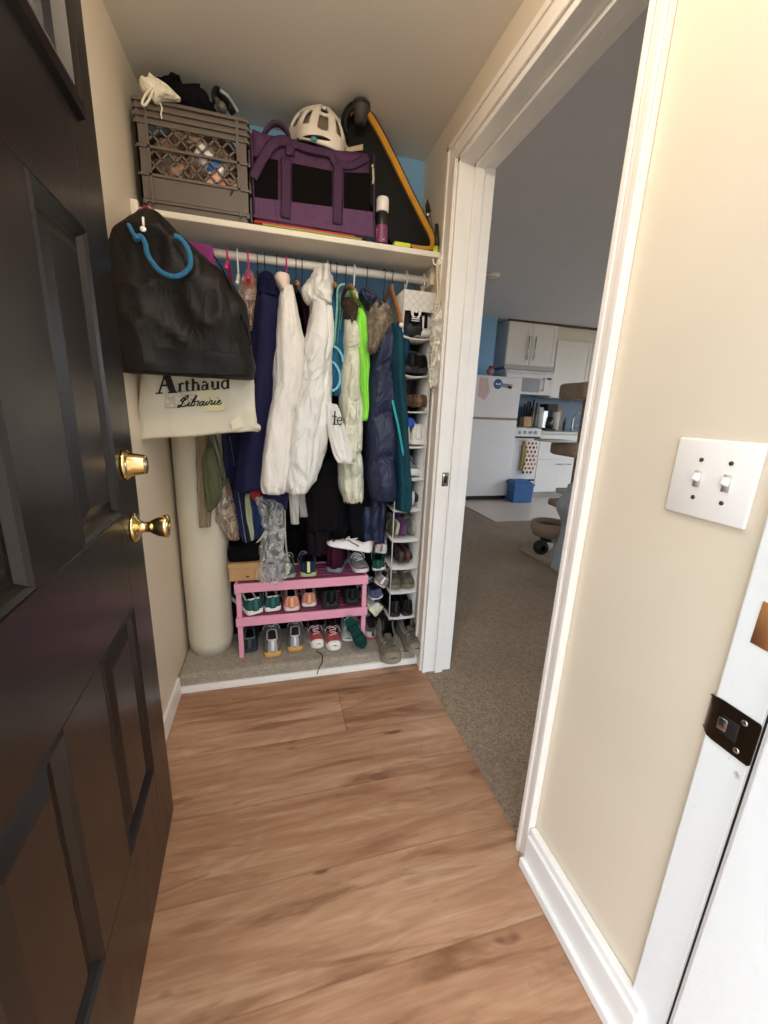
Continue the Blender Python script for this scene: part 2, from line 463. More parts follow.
# brass knob and deadbolt
u, z = DW - .066, .915
kn = t.part('door_handle', G().lathe([(.034, 0), (.034, .004), (.030, .009), (.020, .012), (.016, .016), (.0125, .022), (.0125, .034), (.017, .040), (.024, .052), (.0275, .064), (.0275, .070), (.025, .074), (.010, .075)], (u, 0, z), '-y', 28), BRASS)
t.part('keyhole', G().lathe([(.007, 0), (.007, .002), (.002, .0022)], (u, -.0745, z), '-y', 14), M('brushed_brass', '#b99a55', .35, metal=1), parent=kn)
u, z = DW - .078, 1.062
db = t.part('deadbolt', G().lathe([(.034, 0), (.033, .006), (.028, .010), (.026, .012), (.0215, .040), (.0205, .043), (.012, .043), (.004, .043)], (u, 0, z), '-y', 28), BRASS)
t.part('keyhole', G().lathe([(.011, 0), (.011, .0015), (.002, .002)], (u, -.0428, z), '-y', 14), CHROME, parent=db)
# ------------------------------------------------------------------ closet shelf and rod
CREAM = M('cream_shelf_paint', '#e9e2d2', .45, var=.03)
SHY, SHZ = 1.64, 1.80
t = Thing('closet_shelf', 'cream painted shelf board across the closet above the clothes rod', 'shelf', (0, 1.8, SHZ - .02))
t.part('board', G().box(XL + .002, XR - .002, SHY, YB - .002, SHZ - .020, SHZ), CREAM, bevel=.003)
t.part('cleat', G().box(XL + .001, XL + .020, SHY + .004, YB - .002, SHZ - .075, SHZ - .0205), CREAM, bevel=.002)
t.part('cleat', G().box(XR - .020, XR - .001, SHY + .09, YB - .002, SHZ - .09, SHZ - .0205), WALLC, bevel=.002)
t.part('bracket', G().box(XL + .001, XL + .024, SHY - .022, SHY - .001, SHZ - .035, SHZ + .012), CREAM, bevel=.004)
RY, RZ, RR = 1.775, 1.735, .0155
t = Thing('clothes_rod', 'white metal clothes rod under the closet shelf', 'clothes rod', (0, RY, RZ))
t.part('rod', G().tube([(XL + .021, RY, RZ + .0), (XR - .012, RY, RZ)], RR, 16), M('white_rod_enamel', '#e6e0d8', .3, var=.03))
for x, s in ((XR - .001, -1), (XL + .0005, 1)):
    t.part('rod_socket', G().lathe([(.026, 0), (.026, .004 * s), (.021, .006 * s), (.021, .018 * s)], (x + (.02 if s > 0 else -.0), RY, RZ), 'x', 18), PLASTW)
# ------------------------------------------------------------------ cloth things hanging in the closet
def cr(vals, t):
    n = len(vals) - 1; x = t * n; i = min(n - 1, int(x)); f = x - i
    p = [vals[max(0, min(n, i + j))] for j in (-1, 0, 1, 2)]
    return .5 * ((2 * p[1]) + (p[2] - p[0]) * f + (2 * p[0] - 5 * p[1] + 4 * p[2] - p[3]) * f * f + (3 * p[1] - p[0] - 3 * p[2] + p[3]) * f ** 3)


def cloth(secs, Y, T, fold=(3, .3), wr=.008, ws=9, puff=None, e=2.7, nu=26, nv=54, seed=0, top=.12, bot=.04, ysl=0, hem=None):
    """closed soft volume: outline rows from top to bottom at distance Y, thickness T, vertical folds, wrinkles, quilting"""
    Ls, Rs = [], []
    for q in secs:
        if len(q) == 3:
            py, xl, xr = q; cxp = (xl + xr) / 2; sl = (470 - py) / (1940 - cxp)
            q = (xl, py + sl * (xl - cxp), xr, py + sl * (xr - cxp))
        Ls.append(at(q[0], q[1], Y)); Rs.append(at(q[2], q[3], Y))
    # even spacing of rows along the height
    zs = [(a.z + b.z) / 2 for a, b in zip(Ls, Rs)]; tot = zs[0] - zs[-1]
    def row(v):
        zt = zs[0] - tot * v
        for i in range(len(zs) - 1):
            if zs[i + 1] <= zt + 1e-9:
                f = (zs[i] - zt) / max(1e-6, zs[i] - zs[i + 1]); break
        else: i, f = len(zs) - 2, 1
        t = (i + f) / (len(zs) - 1)
        return cr(Ls, t), cr(Rs, t)
    rs = []
    for i in range(nv + 1):
        v = i / nv; L, R = row(v); w = (R - L).length / 2; C = (L + R) / 2; dx = (R - L).normalized()
        tz = 1
        if v < top: tz = math.sqrt(max(.02, 1 - (1 - v / top) ** 2))
        if v > 1 - bot: tz = math.sqrt(max(.12, 1 - ((v - 1 + bot) / bot) ** 2 * .8))
        pf = 1
        if puff:
            ph = v * puff[0]
        ring = []; nz0 = noise.noise(Vector((seed * 1.1, v * 3, 2)))
        for j in range(2 * nu):
            a = PI * j / nu
            ca, sa = math.cos(a), math.sin(a)
            if puff: pf = 1 - puff[1] * 1.25 * (1 - abs(math.sin(PI * (ph + .10 * math.sin(a * 3 + seed) + .12 * nz0))) ** .45)
            x = math.copysign(abs(ca) ** (2 / e), ca); y = math.copysign(abs(sa) ** (2 / e), sa)
            k, am = fold
            nz = noise.noise(Vector((seed * 3.1, v * 1.3, 4)))
            fd = 1 + am * (math.sin(k * 2 * a + 2.5 * nz * 3 + seed) * .5 + math.sin(k * 3.3 * a + seed * 2 + v * 2) * .3) * abs(sa)
            p = C + dx * (x * w * (.86 + .15 * pf)) + Vector((0, -1, 0)) * (y * T / 2 * tz * pf * fd)
            p += noise.noise_vector(Vector((p.x * ws, p.y * ws, p.z * ws * .55)) + Vector((seed, 0, seed))) * wr
            p += noise.noise_vector(Vector((p.x * ws * 3.5, p.y * ws * 3, p.z * ws * 1.5)) + Vector((seed, 5, 0))) * wr * .35
            q = Vector((p.x * 11 + p.z * 3.5, p.y * 6, p.z * 4.5 - p.x * 4)) + Vector((seed * 2.3, 0, seed))
            rdg = (1 - abs(noise.noise(q) * 2)) ; rdg = max(0, rdg) ** 3
            p += Vector((ca * .35, -sa, 0)) * rdg * wr * .9
            p.y += ysl * (v - .5)
            if hem and i == nv: p.z += hem * math.sin(j * 1.7 + seed)
            ring.append(p)
        rs.append(ring)
    return G().rings(rs)


def fabric(name, c, rough=.85, var=.1, bump=.25, bs=180, crease=.5, cs=13, **k):
    """woven cloth: fine weave plus soft ridged creases"""
    if name in MATS: return MATS[name]
    lum = sum(lin(c)[:3]) / 3
    mt = M(name, c, rough, var=var, bump=bump, bscale=bs, vscale=k.pop('vscale', 5), sheen=k.pop('sheen', .12 if lum > .08 else 0), spec=k.pop('spec', .2 if lum > .03 else .1), **k)
    nt = mt.node_tree; N = nt.nodes; b = N['Principled BSDF']
    old = b.inputs['Normal'].links[0].from_node
    tc = N.new('ShaderNodeTexCoord'); mp = N.new('ShaderNodeMapping'); mp.inputs['Scale'].default_value = (1, 1, .45); mp.inputs['Rotation'].default_value = (0, .35, 0)
    nt.links.new(tc.outputs['Object'], mp.inputs['Vector'])
    n = N.new('ShaderNodeTexNoise'); n.inputs['Scale'].default_value = cs; n.inputs['Detail'].default_value = 2.5; n.inputs['Distortion'].default_value = 1.1
    nt.links.new(mp.outputs[0], n.inputs['Vector'])
    m1 = N.new('ShaderNodeMath'); m1.operation = 'SUBTRACT'; nt.links.new(n.outputs['Fac'], m1.inputs[0]); m1.inputs[1].default_value = .5
    m2 = N.new('ShaderNodeMath'); m2.operation = 'ABSOLUTE'; nt.links.new(m1.outputs[0], m2.inputs[0])
    m3 = N.new('ShaderNodeMath'); m3.operation = 'POWER'; nt.links.new(m2.outputs[0], m3.inputs[0]); m3.inputs[1].default_value = .6
    bp = N.new('ShaderNodeBump'); bp.inputs['Strength'].default_value = crease; bp.inputs['Distance'].default_value = .02; bp.invert = True
    nt.links.new(m3.outputs[0], bp.inputs['Height']); nt.links.new(old.outputs[0], bp.inputs['Normal']); nt.links.new(bp.outputs[0], b.inputs['Normal'])
    return mt


NAVY = fabric('navy_soft_shell', '#222240', .8, crease=.25)
NAVYD = fabric('navy_down_nylon', '#1f2745', .5, cs=22, bump=.15, bs=60, spec=.5)
WHITEF = fabric('white_ribbed_fleece', '#e9e5df', .9, stretch=(1, 1, .15), bs=110, bump=.8, var=.04, crease=.45)
WHITER = fabric('white_rain_shell', '#e8e7e2', .5, crease=.85, cs=11, bump=.2, bs=35, spec=.4, var=.04)
CREAMP = fabric('cream_quilted_nylon', '#dcdcc6', .5, crease=.7, cs=24, bump=.2, bs=50, spec=.4, var=.05)
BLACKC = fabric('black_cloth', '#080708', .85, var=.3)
MAROON = fabric('dark_plum_cloth', '#2e1224', .8)
TEAL = fabric('dark_teal_cloth', '#12404c', .75)
TEALB = fabric('deep_teal_cloth', '#1c5f7c', .7)
LIME = fabric('neon_lime_cloth', '#96ea4e', .7, var=.08)
OLIVEY = fabric('faded_lime_cloth', '#a9b95a', .8)
KHAKI = fabric('tan_cotton', '#8d7f64', .9)
OLIVE = fabric('olive_green_cotton', '#54593f', .9)
SATCH = fabric('black_satin_nylon', '#140f0b', .55, var=.2, vscale=4, cs=8, crease=.3, spec=.28)
LBLUE = fabric('bright_blue_webbing', '#27698f', .7)
REDP = M('red_paisley_cotton', '#8f2434', .85, col2='#c98a8c', vscale=60, thr=(.55, .62))
PURP = fabric('magenta_purple_cloth', '#7b2f6b', .8)
CALICO = M('cream_calico', '#cfc9b7', .85, var=.04, vscale=4, bump=.3, bscale=14, sheen=.1)
SKYB = fabric('light_blue_piping', '#7cc2dc', .6)
MINT = fabric('mint_green_strap', '#7fb9a5', .6)
GREYW = fabric('grey_white_webbing', '#b9b2a8', .8, var=.05)
YLIN = fabric('pale_yellow_lining', '#c6c69a', .7, var=.06)
PINKP = M('hot_pink_plastic', '#d23b80', .35, var=.05)
WHTP = M('white_hanger_plastic', '#e9e7e4', .35, var=.03)
WIRE = M('dark_hanger_wire', '#3b3f4a', .35, metal=.9, var=.1)
HWOOD = M('varnished_hanger_wood', '#a8703f', .4, var=.25, vscale=10, stretch=(1, 1, 6))


def clearplastic(name, tint='#dfe3e2', dens=.35):
    k = NB(name, .12)
    k.put(k.b.inputs['Base Color'], lin(tint)); X, Y, Z = k.xyz()[:3]; v = k.vec(X, Y, Z)
    n = k.noise(v, 13, 1.5, 1.2)
    cr_ = k.math('POWER', k.math('SUBTRACT', 1, k.math('ABSOLUTE', k.math('MULTIPLY', k.math('SUBTRACT', n, .5), 2))), 9)
    k.put(k.b.inputs['Alpha'], k.math('ADD', dens * .3, k.math('MULTIPLY', cr_, dens * .9)))
    k.b.inputs['Specular IOR Level'].default_value = .9
    k.bump(n, .7, .02); return k.m


CLEAR = clearplastic('clear_crinkled_plastic', '#e4e8e8', .42)
MILKY = clearplastic('milky_mesh_plastic', '#e6e0cf', .95)
FUR = M('grey_brown_faux_fur', '#8a7c6a', .95, var=.5, vscale=60, bump=1, bscale=130)
FURB = M('dark_brown_faux_fur', '#45392a', .95, var=.4, vscale=60, bump=1, bscale=130)


def base_at(g): c = sum(g.v, Vector()) / len(g.v); return Vector((c.x, c.y, min(v.z for v in g.v)))


def garment(name, label, cat, g, mat, parts=(), group=None, body='body', **k):
    t = Thing(name, label, cat, base_at(g), group=group); t.part(body, g, mat, **k)
    for (n, gg, mm, kw) in parts: t.part(n, gg, mm, **kw)
    return t


def pth(Y, *pts): return [at(p[0], p[1], p[2] if len(p) > 2 else Y) for p in pts]


def strip(g, pts, r, flat=(.25, 1), n=8, k=5): return g.tube(smooth_path(pts, k), r, n, flat=flat)


def strands(g, base, count, ln, th, seed=3):
    """short hairs standing on a fur body"""
    rnd = random.Random(seed)
    vs = base.v; c = sum(vs, Vector()) / len(vs)
    for _ in range(count):
        p = vs[rnd.randrange(len(vs))] + Vector((rnd.uniform(-.006, .006), rnd.uniform(-.006, .006), rnd.uniform(-.006, .006)))
        d = ((p - c).normalized() + Vector((rnd.uniform(-.7, .7), -.3, rnd.uniform(-.8, .4)))).normalized() * ln * rnd.uniform(.5, 1.2)
        s = Vector((rnd.uniform(-1, 1), rnd.uniform(-1, 1), rnd.uniform(-1, 1))).cross(d).normalized() * th
        o = len(g.v); g.v += [p - s, p + s, p + d]; g.face((o, o + 1, o + 2))
    return g


# --- navy soft shell jacket ---------------------------------------------------
b = cloth([(288, 258, 277), (305, 256, 280), (340, 252, 278), (380, 247, 274), (430, 240, 271), (465, 236, 267), (490, 233, 264)], 1.74, .20, seed=1, fold=(2, .15))
col_ = cloth([(274, 262, 272), (280, 259, 275), (290, 257, 277), (299, 258, 279)], 1.70, .12, seed=2, fold=(1, .1), wr=.004, top=.3)
sl_ = cloth([(480, 262, 288), (495, 262, 289), (508, 265, 288)], 1.76, .10, seed=3, nv=14)
sn = G().lathe([(.0075, 0), (.0065, .003), (.001, .004)], at(249.5, 471, 1.634), '-y', 14)
garment('jacket', 'navy blue soft shell jacket with stand collar, just right of the black bag', 'jacket', b, NAVY,
        [('collar', col_, fabric('navy_collar_cloth', '#141833'), {}), ('sleeve', sl_, NAVY, {}), ('snap_button', sn, CHROME, {'label': 'small silver snap button near the hem'})])
# --- blue jacket with cream zip behind it -------------------------------------
b = cloth([(420, 222, 250), (450, 222, 250), (480, 225, 247), (510, 233, 247), (535, 241, 250), (548, 246, 251)], 1.86, .10, seed=4, bot=.1)
b2 = cloth([(494, 248, 266), (515, 250, 266), (530, 252, 264), (542, 252, 258)], 1.87, .05, seed=5, nv=16, bot=.2)
lin_ = cloth([(494, 244, 250), (515, 245, 252), (535, 247, 254), (546, 249, 253)], 1.84, .02, seed=6, nv=16)
z1 = strip(G(), pth(1.80, (229.5, 436), (232, 450), (234.5, 466)), .0035)
z2 = strip(G(), pth(1.80, (238, 492), (241, 510), (244, 530), (247.5, 549)), .004)
z3 = strip(G(), pth(1.80, (247.5, 547), (254, 545), (261, 538), (265, 531)), .004)
pl = G().ball(at(248, 554, 1.795), (.004, .003, .008), 8, 6)
garment('jacket', 'royal blue jacket with cream zip edge and pale lining hanging low behind the navy jacket', 'jacket', b, fabric('royal_blue_shell', '#222a4c', .6),
        [('body_panel', b2, fabric('bright_blue_shell', '#2a3c6c', .6), {}), ('lining', lin_, YLIN, {'label': 'pale yellow lining'}), ('zipper', z1, YLIN, {}), ('zipper', z2, GREYW, {}), ('hem_piping', z3, YLIN, {}), ('zipper_pull', pl, CHROME, {})])
# --- black coat sliver, white fleece, rain jacket ------------------------------
b = cloth([(288, 253, 260), (310, 251, 263), (340, 246, 258), (380, 238, 252), (430, 228, 246), (470, 226, 240)], 1.88, .10, seed=8)
one('coat', b, fabric('brown_black_wool', '#2a2119', .9), 'brown-black coat between the black shoulder bag and the navy jacket', 'coat')
b = cloth([(287, 283, 292), (300, 279, 295), (325, 275, 300), (350, 274, 305), (380, 272, 303), (400, 270, 299), (430, 266, 295), (460, 262, 290), (482, 260, 287), (492, 263, 285)], 1.71, .17, seed=9, fold=(3, .22), wr=.009, nv=80)
c1 = cloth([(275, 277, 289), (281, 274, 290), (287, 277, 289), (294, 281, 290)], 1.70, .10, seed=10, fold=(1, .1), wr=.003, top=.15, nv=14)
sv = cloth([(296, 280, 291), (340, 276, 294), (380, 274, 294), (420, 269, 289), (460, 264, 285), (480, 262, 284), (490, 264, 283)], 1.655, .09, seed=11, fold=(2, .2), nv=60, wr=.009)
garment('fleece_jacket', 'white ribbed fleece jacket with a blush stand collar, left of the two white jackets', 'jacket', b, WHITEF,
        [('collar', c1, fabric('blush_fleece', '#e8d3c6', .95, var=.04), {'label': 'blush stand collar'}), ('sleeve', sv, WHITEF, {})])
b = cloth([(292, 313, 326), (305, 310, 330), (330, 307, 332), (360, 302, 332), (390, 297, 331), (420, 292, 329), (450, 287, 325), (475, 284, 316), (492, 286, 308)], 1.72, .18, seed=12, fold=(2, .25), wr=.014, ws=11, nv=80)
hd = cloth([(268, 319, 325), (274, 312, 330), (284, 306, 332), (295, 303, 332), (304, 307, 332)], 1.68, .14, seed=91, wr=.016, ws=20, nv=36, fold=(2, .45), top=.3, e=2.1)
hd2 = cloth([(279, 317, 324), (285, 313, 327), (292, 311, 326), (298, 313, 322)], 1.635, .08, seed=92, wr=.012, ws=20, nv=16, top=.3)
s1 = cloth([(302, 313, 327), (330, 310, 328), (370, 303, 325), (410, 296, 320), (450, 290, 314), (475, 288, 309), (490, 289, 305)], 1.655, .09, seed=13, fold=(2, .25), wr=.014, ws=12, nv=80)
s2 = cloth([(305, 325, 331), (330, 324, 333), (348, 322, 332), (362, 320, 328)], 1.66, .08, seed=14, nv=18)
cf = strip(G(), pth(1.60, (292, 490), (297, 492), (303, 490)), .006)
garment('rain_jacket', 'white crinkled rain jacket with a hood, right of the white fleece', 'jacket', b, WHITER,
        [('hood', hd, WHITER, {}), ('sleeve', s1, WHITER, {}), ('sleeve', s2, WHITER, {})])
# --- dark things in between -----------------------------------------------------
b = cloth([(286, 287, 295), (300, 289, 303), (330, 294, 311), (360, 297, 311), (420, 299, 335), (480, 296, 340), (530, 300, 338)], 1.88, .12, seed=15)
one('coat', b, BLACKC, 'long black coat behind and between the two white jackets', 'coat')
b = cloth([(296, 301, 307), (306, 301, 311), (325, 304, 313), (350, 306, 314)], 1.79, .08, seed=16, nv=20)
one('shirt', b, MAROON, 'dark plum top squeezed between the black coat and the white rain jacket', 'shirt')
b = cloth([(440, 333, 341), (470, 334, 342), (492, 336, 343)], 1.84, .04, seed=17, nv=14)
one('scarf', b, fabric('purple_scarf_cloth', '#4d2350', .8), 'narrow purple cloth end hanging left of the cream puffer coat', 'scarf')
b = cloth([(455, 305, 340), (480, 303, 341), (505, 304, 341), (530, 306, 338)], 1.80, .08, seed=18, nv=24)
one('trousers', b, fabric('charcoal_cotton', '#121013', .9), 'charcoal trousers hanging low in the dark below the white jackets', 'trousers')
b = cloth([(418, 358, 366), (450, 359, 368), (480, 360, 369), (505, 361, 370)], 1.79, .08, seed=19)
one('trousers', b, fabric('black_jersey', '#07070a', .9), 'narrow black trousers hanging below the lime green top', 'trousers')
for (secs, Y_, T_, c_, nm, lb, ct, sd) in (  # thin dark sheets added to stand for the shade on the closet back
    ([(300, 232, 262), (340, 228, 268), (420, 224, 274), (500, 222, 276), (560, 224, 276), (610, 226, 278), (636, 228, 278)], 1.932, .026, '#08080b', 'shade_sheet', 'thin black sheet added to darken the closet back behind the blue jacket', 'shade_sheet', 101),
    ([(300, 276, 306), (340, 272, 312), (420, 272, 322), (500, 272, 326), (560, 274, 326), (600, 276, 326), (634, 278, 326)], 1.934, .024, '#08080b', 'coat', 'thin black sheet added to darken the back wall behind the white jackets', 'coat', 102),
    ([(305, 330, 352), (340, 324, 362), (420, 324, 364), (500, 326, 364), (560, 328, 364), (610, 329, 364), (632, 330, 363)], 1.930, .026, '#170f16', 'shade_sheet', 'thin dark plum sheet added for the shade below the cream puffer coat', 'shade_sheet', 103),
    ([(330, 364, 392), (420, 363, 394), (500, 364, 396), (560, 364, 394), (610, 365, 392), (630, 366, 390)], 1.934, .024, '#11131b', 'coat', 'thin dark navy sheet added for the shade behind the down coat and the shoe pile', 'coat', 104)):
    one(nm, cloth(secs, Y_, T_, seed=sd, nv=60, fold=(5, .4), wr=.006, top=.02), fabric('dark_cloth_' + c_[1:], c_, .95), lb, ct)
for (secs, Y_, T_, c_, nm, lb, ct, sd) in (
    ([(500, 304, 326), (530, 306, 330), (553, 308, 331)], 1.83, .10, '#1c151b', 'sweater', 'dark brown-black sweater hanging low above the plum boot', 'sweater', 105),
    ([(490, 326, 350), (520, 328, 352), (548, 330, 351)], 1.86, .08, '#141217', 'skirt', 'black skirt hanging low under the cream puffer coat', 'skirt', 106),
    ([(500, 348, 364), (530, 350, 362), (552, 352, 362)], 1.80, .06, '#16151a', 'sleeve', 'charcoal sleeve end hanging beside the navy down coat', 'clothing', 107)):
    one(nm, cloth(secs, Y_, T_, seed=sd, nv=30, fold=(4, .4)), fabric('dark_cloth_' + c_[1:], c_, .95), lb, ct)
# --- teal swimsuit --------------------------------------------------------------
b = cloth([(296, 331, 336), (315, 330, 342), (345, 329, 345), (370, 327, 346), (386, 329, 345), (396, 333, 343)], 1.72, .09, seed=20)
s = G()
strip(s, pth(1.662, (345, 284), (338, 288), (337, 310), (334, 345)), .004); strip(s, pth(1.662, (340, 292), (340, 315), (337, 345)), .004); strip(s, pth(1.662, (347, 292), (343, 310), (340, 330)), .004)
lp = G()
strip(lp, pth(1.664, (333, 346), (338, 349), (342, 356), (343, 362)), .005, (.5, 1)); strip(lp, pth(1.662, (328, 361), (334, 363), (339, 371), (340, 381), (337, 388), (332, 391)), .005, (.5, 1))
garment('swimsuit', 'teal swimsuit with mint straps and light blue piping beside the white rain jacket', 'swimsuit', b, TEALB, [('strap', s, MINT, {'label': 'thin mint straps'}), ('piping', lp, SKYB, {'label': 'light blue piping'})])
# --- white cotton bag with black letters ---------------------------------------
b = cloth([(424, 328, 343), (436, 329, 346), (450, 332, 350), (458, 335, 352), (463, 338, 352)], 1.63, .05, seed=21, nv=20, top=.05)
st = strip(G(), pth(1.66, (326, 392), (331, 404), (338, 420)), .012, (.3, 1))
lt = G()
def stroke(g, pts, w, Y, k=1):
    p = [at(a, c, Y) for a, c in pts]; g.tube(p if k == 1 else smooth_path(p, k), w, 6, flat=(1, .35), up=(0, 1, 0)); return g
stroke(lt, [(332, 416), (337, 417)], .002, 1.597); stroke(lt, [(335, 411), (334.5, 424)], .0028, 1.597); stroke(lt, [(332.5, 424), (337, 424.5)], .002, 1.597)
stroke(lt, [(337.3, 420.5), (341.5, 420.5), (340.5, 417.5), (338, 418.5), (337.5, 422.5), (339.5, 424.5), (341.8, 423.5)], .0022, 1.597, 4)
flp = cloth([(404, 328, 337), (414, 328, 341), (427, 328, 343)], 1.632, .045, seed=22, nv=12, top=.05)
garment('cloth_bag', 'small white cotton bag with black letters hanging against the cream puffer coat', 'bag', b, WHITER, [('flap', flp, WHITER, {}), ('strap', st, WHITER, {}), ('lettering', lt, BLACK, {'label': 'black letters'})])
# --- cream puffer ----------------------------------------------------------------
b = cloth([(318, 343, 353), (335, 343, 357), (370, 341, 358), (400, 340, 360), (430, 341, 361), (452, 342, 360)], 1.70, .17, seed=23, puff=(4, .32), wr=.009, fold=(2, .1))
b2 = cloth([(448, 342, 358), (465, 339, 361), (485, 339, 362), (500, 343, 362)], 1.74, .16, seed=24, puff=(2, .2), wr=.008, nv=26, hem=.012)
ql = cloth([(360, 349, 358), (400, 347, 359), (440, 344, 358), (460, 344, 356)], 1.635, .06, seed=25, puff=(5, .4), nv=40)
f0 = cloth([(300, 346, 352), (308, 343, 357), (320, 343, 357), (328, 346, 354)], 1.68, .10, seed=26, wr=.012, ws=20, nv=20)
garment('puffer_coat', 'long cream quilted puffer coat with dark brown fur at the neck', 'coat', b, CREAMP,
        [('skirt', b2, CREAMP, {}), ('sleeve', ql, CREAMP, {}), ('collar', G().add(f0.v, f0.f), FURB, {}), ('fur_collar', strands(G(), f0, 3200, .010, .0008), FURB, {'label': 'dark brown fur collar'})])
# --- lime top ---------------------------------------------------------------------
b = cloth([(308, 356, 361), (325, 354, 364), (350, 355, 366), (380, 357, 367), (405, 359, 367), (421, 360, 366)], 1.69, .12, seed=27)
n_ = cloth([(291, 348, 353), (300, 350, 361), (312, 354, 365), (322, 357, 364)], 1.74, .07, seed=28, nv=18)
n2_ = strip(G(), pth(1.69, (348, 291), (350, 300), (355, 308)), .007, (.6, 1))
garment('sports_top', 'neon lime green sports top between the cream and navy puffer coats', 'shirt', b, LIME, [('neck_panel', n_, OLIVEY, {'label': 'faded lime neck panel'}), ('neck_strap', n2_, LIME, {})])
# --- navy puffer --------------------------------------------------------------------
b = cloth([(322, 376, 388), (335, 371, 391), (360, 367, 392), (400, 364, 393), (440, 366, 394), (475, 367, 394), (500, 371, 394)], 1.72, .20, seed=29, puff=(4, .28), wr=.006, fold=(2, .1))
b2 = cloth([(470, 364, 386), (500, 361, 386), (525, 360, 385), (541, 361, 383)], 1.83, .12, seed=30, puff=(2.5, .25), nv=30)
f0 = cloth([(305, 373, 385), (315, 369, 388), (330, 366, 386), (345, 365, 376), (352, 366, 370)], 1.66, .12, seed=31, wr=.016, ws=22, nv=24)
hd = cloth([(289, 361, 366), (296, 359, 376), (304, 364, 382), (311, 370, 382)], 1.66, .10, seed=32, nv=16, wr=.004)
garment('puffer_coat', 'long navy blue down coat with a grey-brown fur trimmed hood', 'coat', b, NAVYD,
        [('lower_body', b2, NAVYD, {}), ('hood', hd, NAVYD, {}), ('hood_edge', G().add(f0.v, f0.f), FUR, {}), ('fur_trim', strands(G(), f0, 4200, .012, .0009, 5), FUR, {'label': 'grey-brown fur trim'})])
# --- long teal jacket ------------------------------------------------------------------
b = cloth([(324, 391, 398), (340, 389, 402), (380, 390, 403), (420, 392, 405), (460, 394, 407), (490, 395, 409), (509, 396, 408)], 1.69, .15, seed=33, fold=(2, .15), bot=.02)
sp = strip(G(), pth(1.612, (392.5, 400), (395, 412), (399, 430), (403.5, 456)), [.003] + [.005] * 14 + [.002], (1, .25), k=5)
sd_ = cloth([(320, 398, 405), (340, 399, 408), (362, 401, 407)], 1.74, .06, seed=34, nv=16)
garment('jacket', 'long dark teal jacket with a turquoise stripe beside the white shoe organizer', 'jacket', b, TEAL, [('stripe', sp, fabric('turquoise_stripe_cloth', '#2fa3a8', .6), {'label': 'narrow turquoise stripe'}), ('sleeve', sd_, fabric('petrol_blue_cloth', '#173f5c'), {})])
# --- tan and olive things on the left ---------------------------------------------------
b = cloth([(420, 197, 212), (460, 196, 214), (490, 197, 213), (527, 200, 211)], 1.72, .06, seed=35)
one('trousers', b, KHAKI, 'tan cotton trousers hanging in front of the pale rolled mat', 'trousers')
b = cloth([(445, 208, 214), (462, 204, 218), (485, 203, 222), (502, 205, 219), (512, 207, 212)], 1.66, .05, seed=36, nv=24)
st = strip(G(), pth(1.665, (207, 432), (212, 450), (220, 478), (223, 487)), .012, (.3, 1)); strip(st, pth(1.668, (214, 432), (222, 460), (226, 486)), .014, (.3, 1))
garment('pouch', 'olive green drawstring pouch hanging in front of the tan trousers', 'bag', b, OLIVE, [('strap', st, OLIVE, {})])
b = cloth([(478, 212, 228), (500, 214, 233), (520, 216, 236), (540, 228, 238)], 1.78, .06, seed=37, nv=24)
one('mesh_scarf', b, clearplastic('brown_sheer_cloth', '#9b8772', 1.0), 'sheer brown cloth beside the olive pouch', 'scarf')
# --- white belts ---------------------------------------------------------------------------
g = strip(G(), pth(1.75, (285, 492), (285, 520), (286, 545), (288, 560)), [.0125] * 15 + [.006], (.25, 1))
one('belt', g, GREYW, 'long pale grey belt end hanging below the white jackets, over the shoes', 'belt')
g = cloth([(490, 289, 297), (505, 289, 299), (524, 291, 299)], 1.76, .03, seed=38, nv=12, fold=(3, .5)); g2 = cloth([(492, 297, 305), (505, 299, 307), (517, 301, 308)], 1.78, .03, seed=39, nv=12)
garment('shirt', 'short white shirt tails showing below the white jackets', 'shirt', g, fabric('white_cotton', '#c9c4bd', .9, var=.04), [('shirt_tail', g2, fabric('grey_cotton', '#a39d98', .9), {})], body='shirt_front')
g = cloth([(489, 248, 266), (496, 250, 265), (500, 253, 261)], 1.79, .05, seed=40, nv=10)
one('scarf', g, fabric('bright_red_cloth', '#b8343c', .8), 'bright red cloth peeping out under the navy jacket hem', 'scarf')
# --- clear plastic bag -----------------------------------------------------------------------
g = cloth([(497, 256, 274), (510, 262, 282), (530, 266, 281), (548, 262, 283), (565, 258, 287), (578, 258, 284)], 1.70, .09, seed=41, wr=.022, ws=22, nv=40, fold=(4, .6))
one('plastic_bag', g, CLEAR, 'crumpled clear plastic bag hanging down over the shoes by the cardboard box', 'plastic bag', smooth='auto', ang=25)
# --- clear garment cover with red hanger grip by the black bag -------------------------------
g = cloth([(270, 247, 251), (280, 243, 256), (292, 239, 258), (310, 240, 258), (330, 243, 256)], 1.76, .05, seed=42, wr=.012, ws=20, nv=30)
r0 = cloth([(274, 247, 252), (280, 244, 255), (287, 244, 254), (292, 247, 252)], 1.77, .03, seed=43, nv=12)
garment('garment_cover', 'clear plastic garment cover with a red patch, right of the black shoulder bag', 'garment cover', g, clearplastic('tan_clear_plastic', '#c9a58c', .6), [('red_patch', r0, fabric('coral_red_cloth', '#c3493a', .7), {'label': 'red patch inside the cover'})], body='cover')

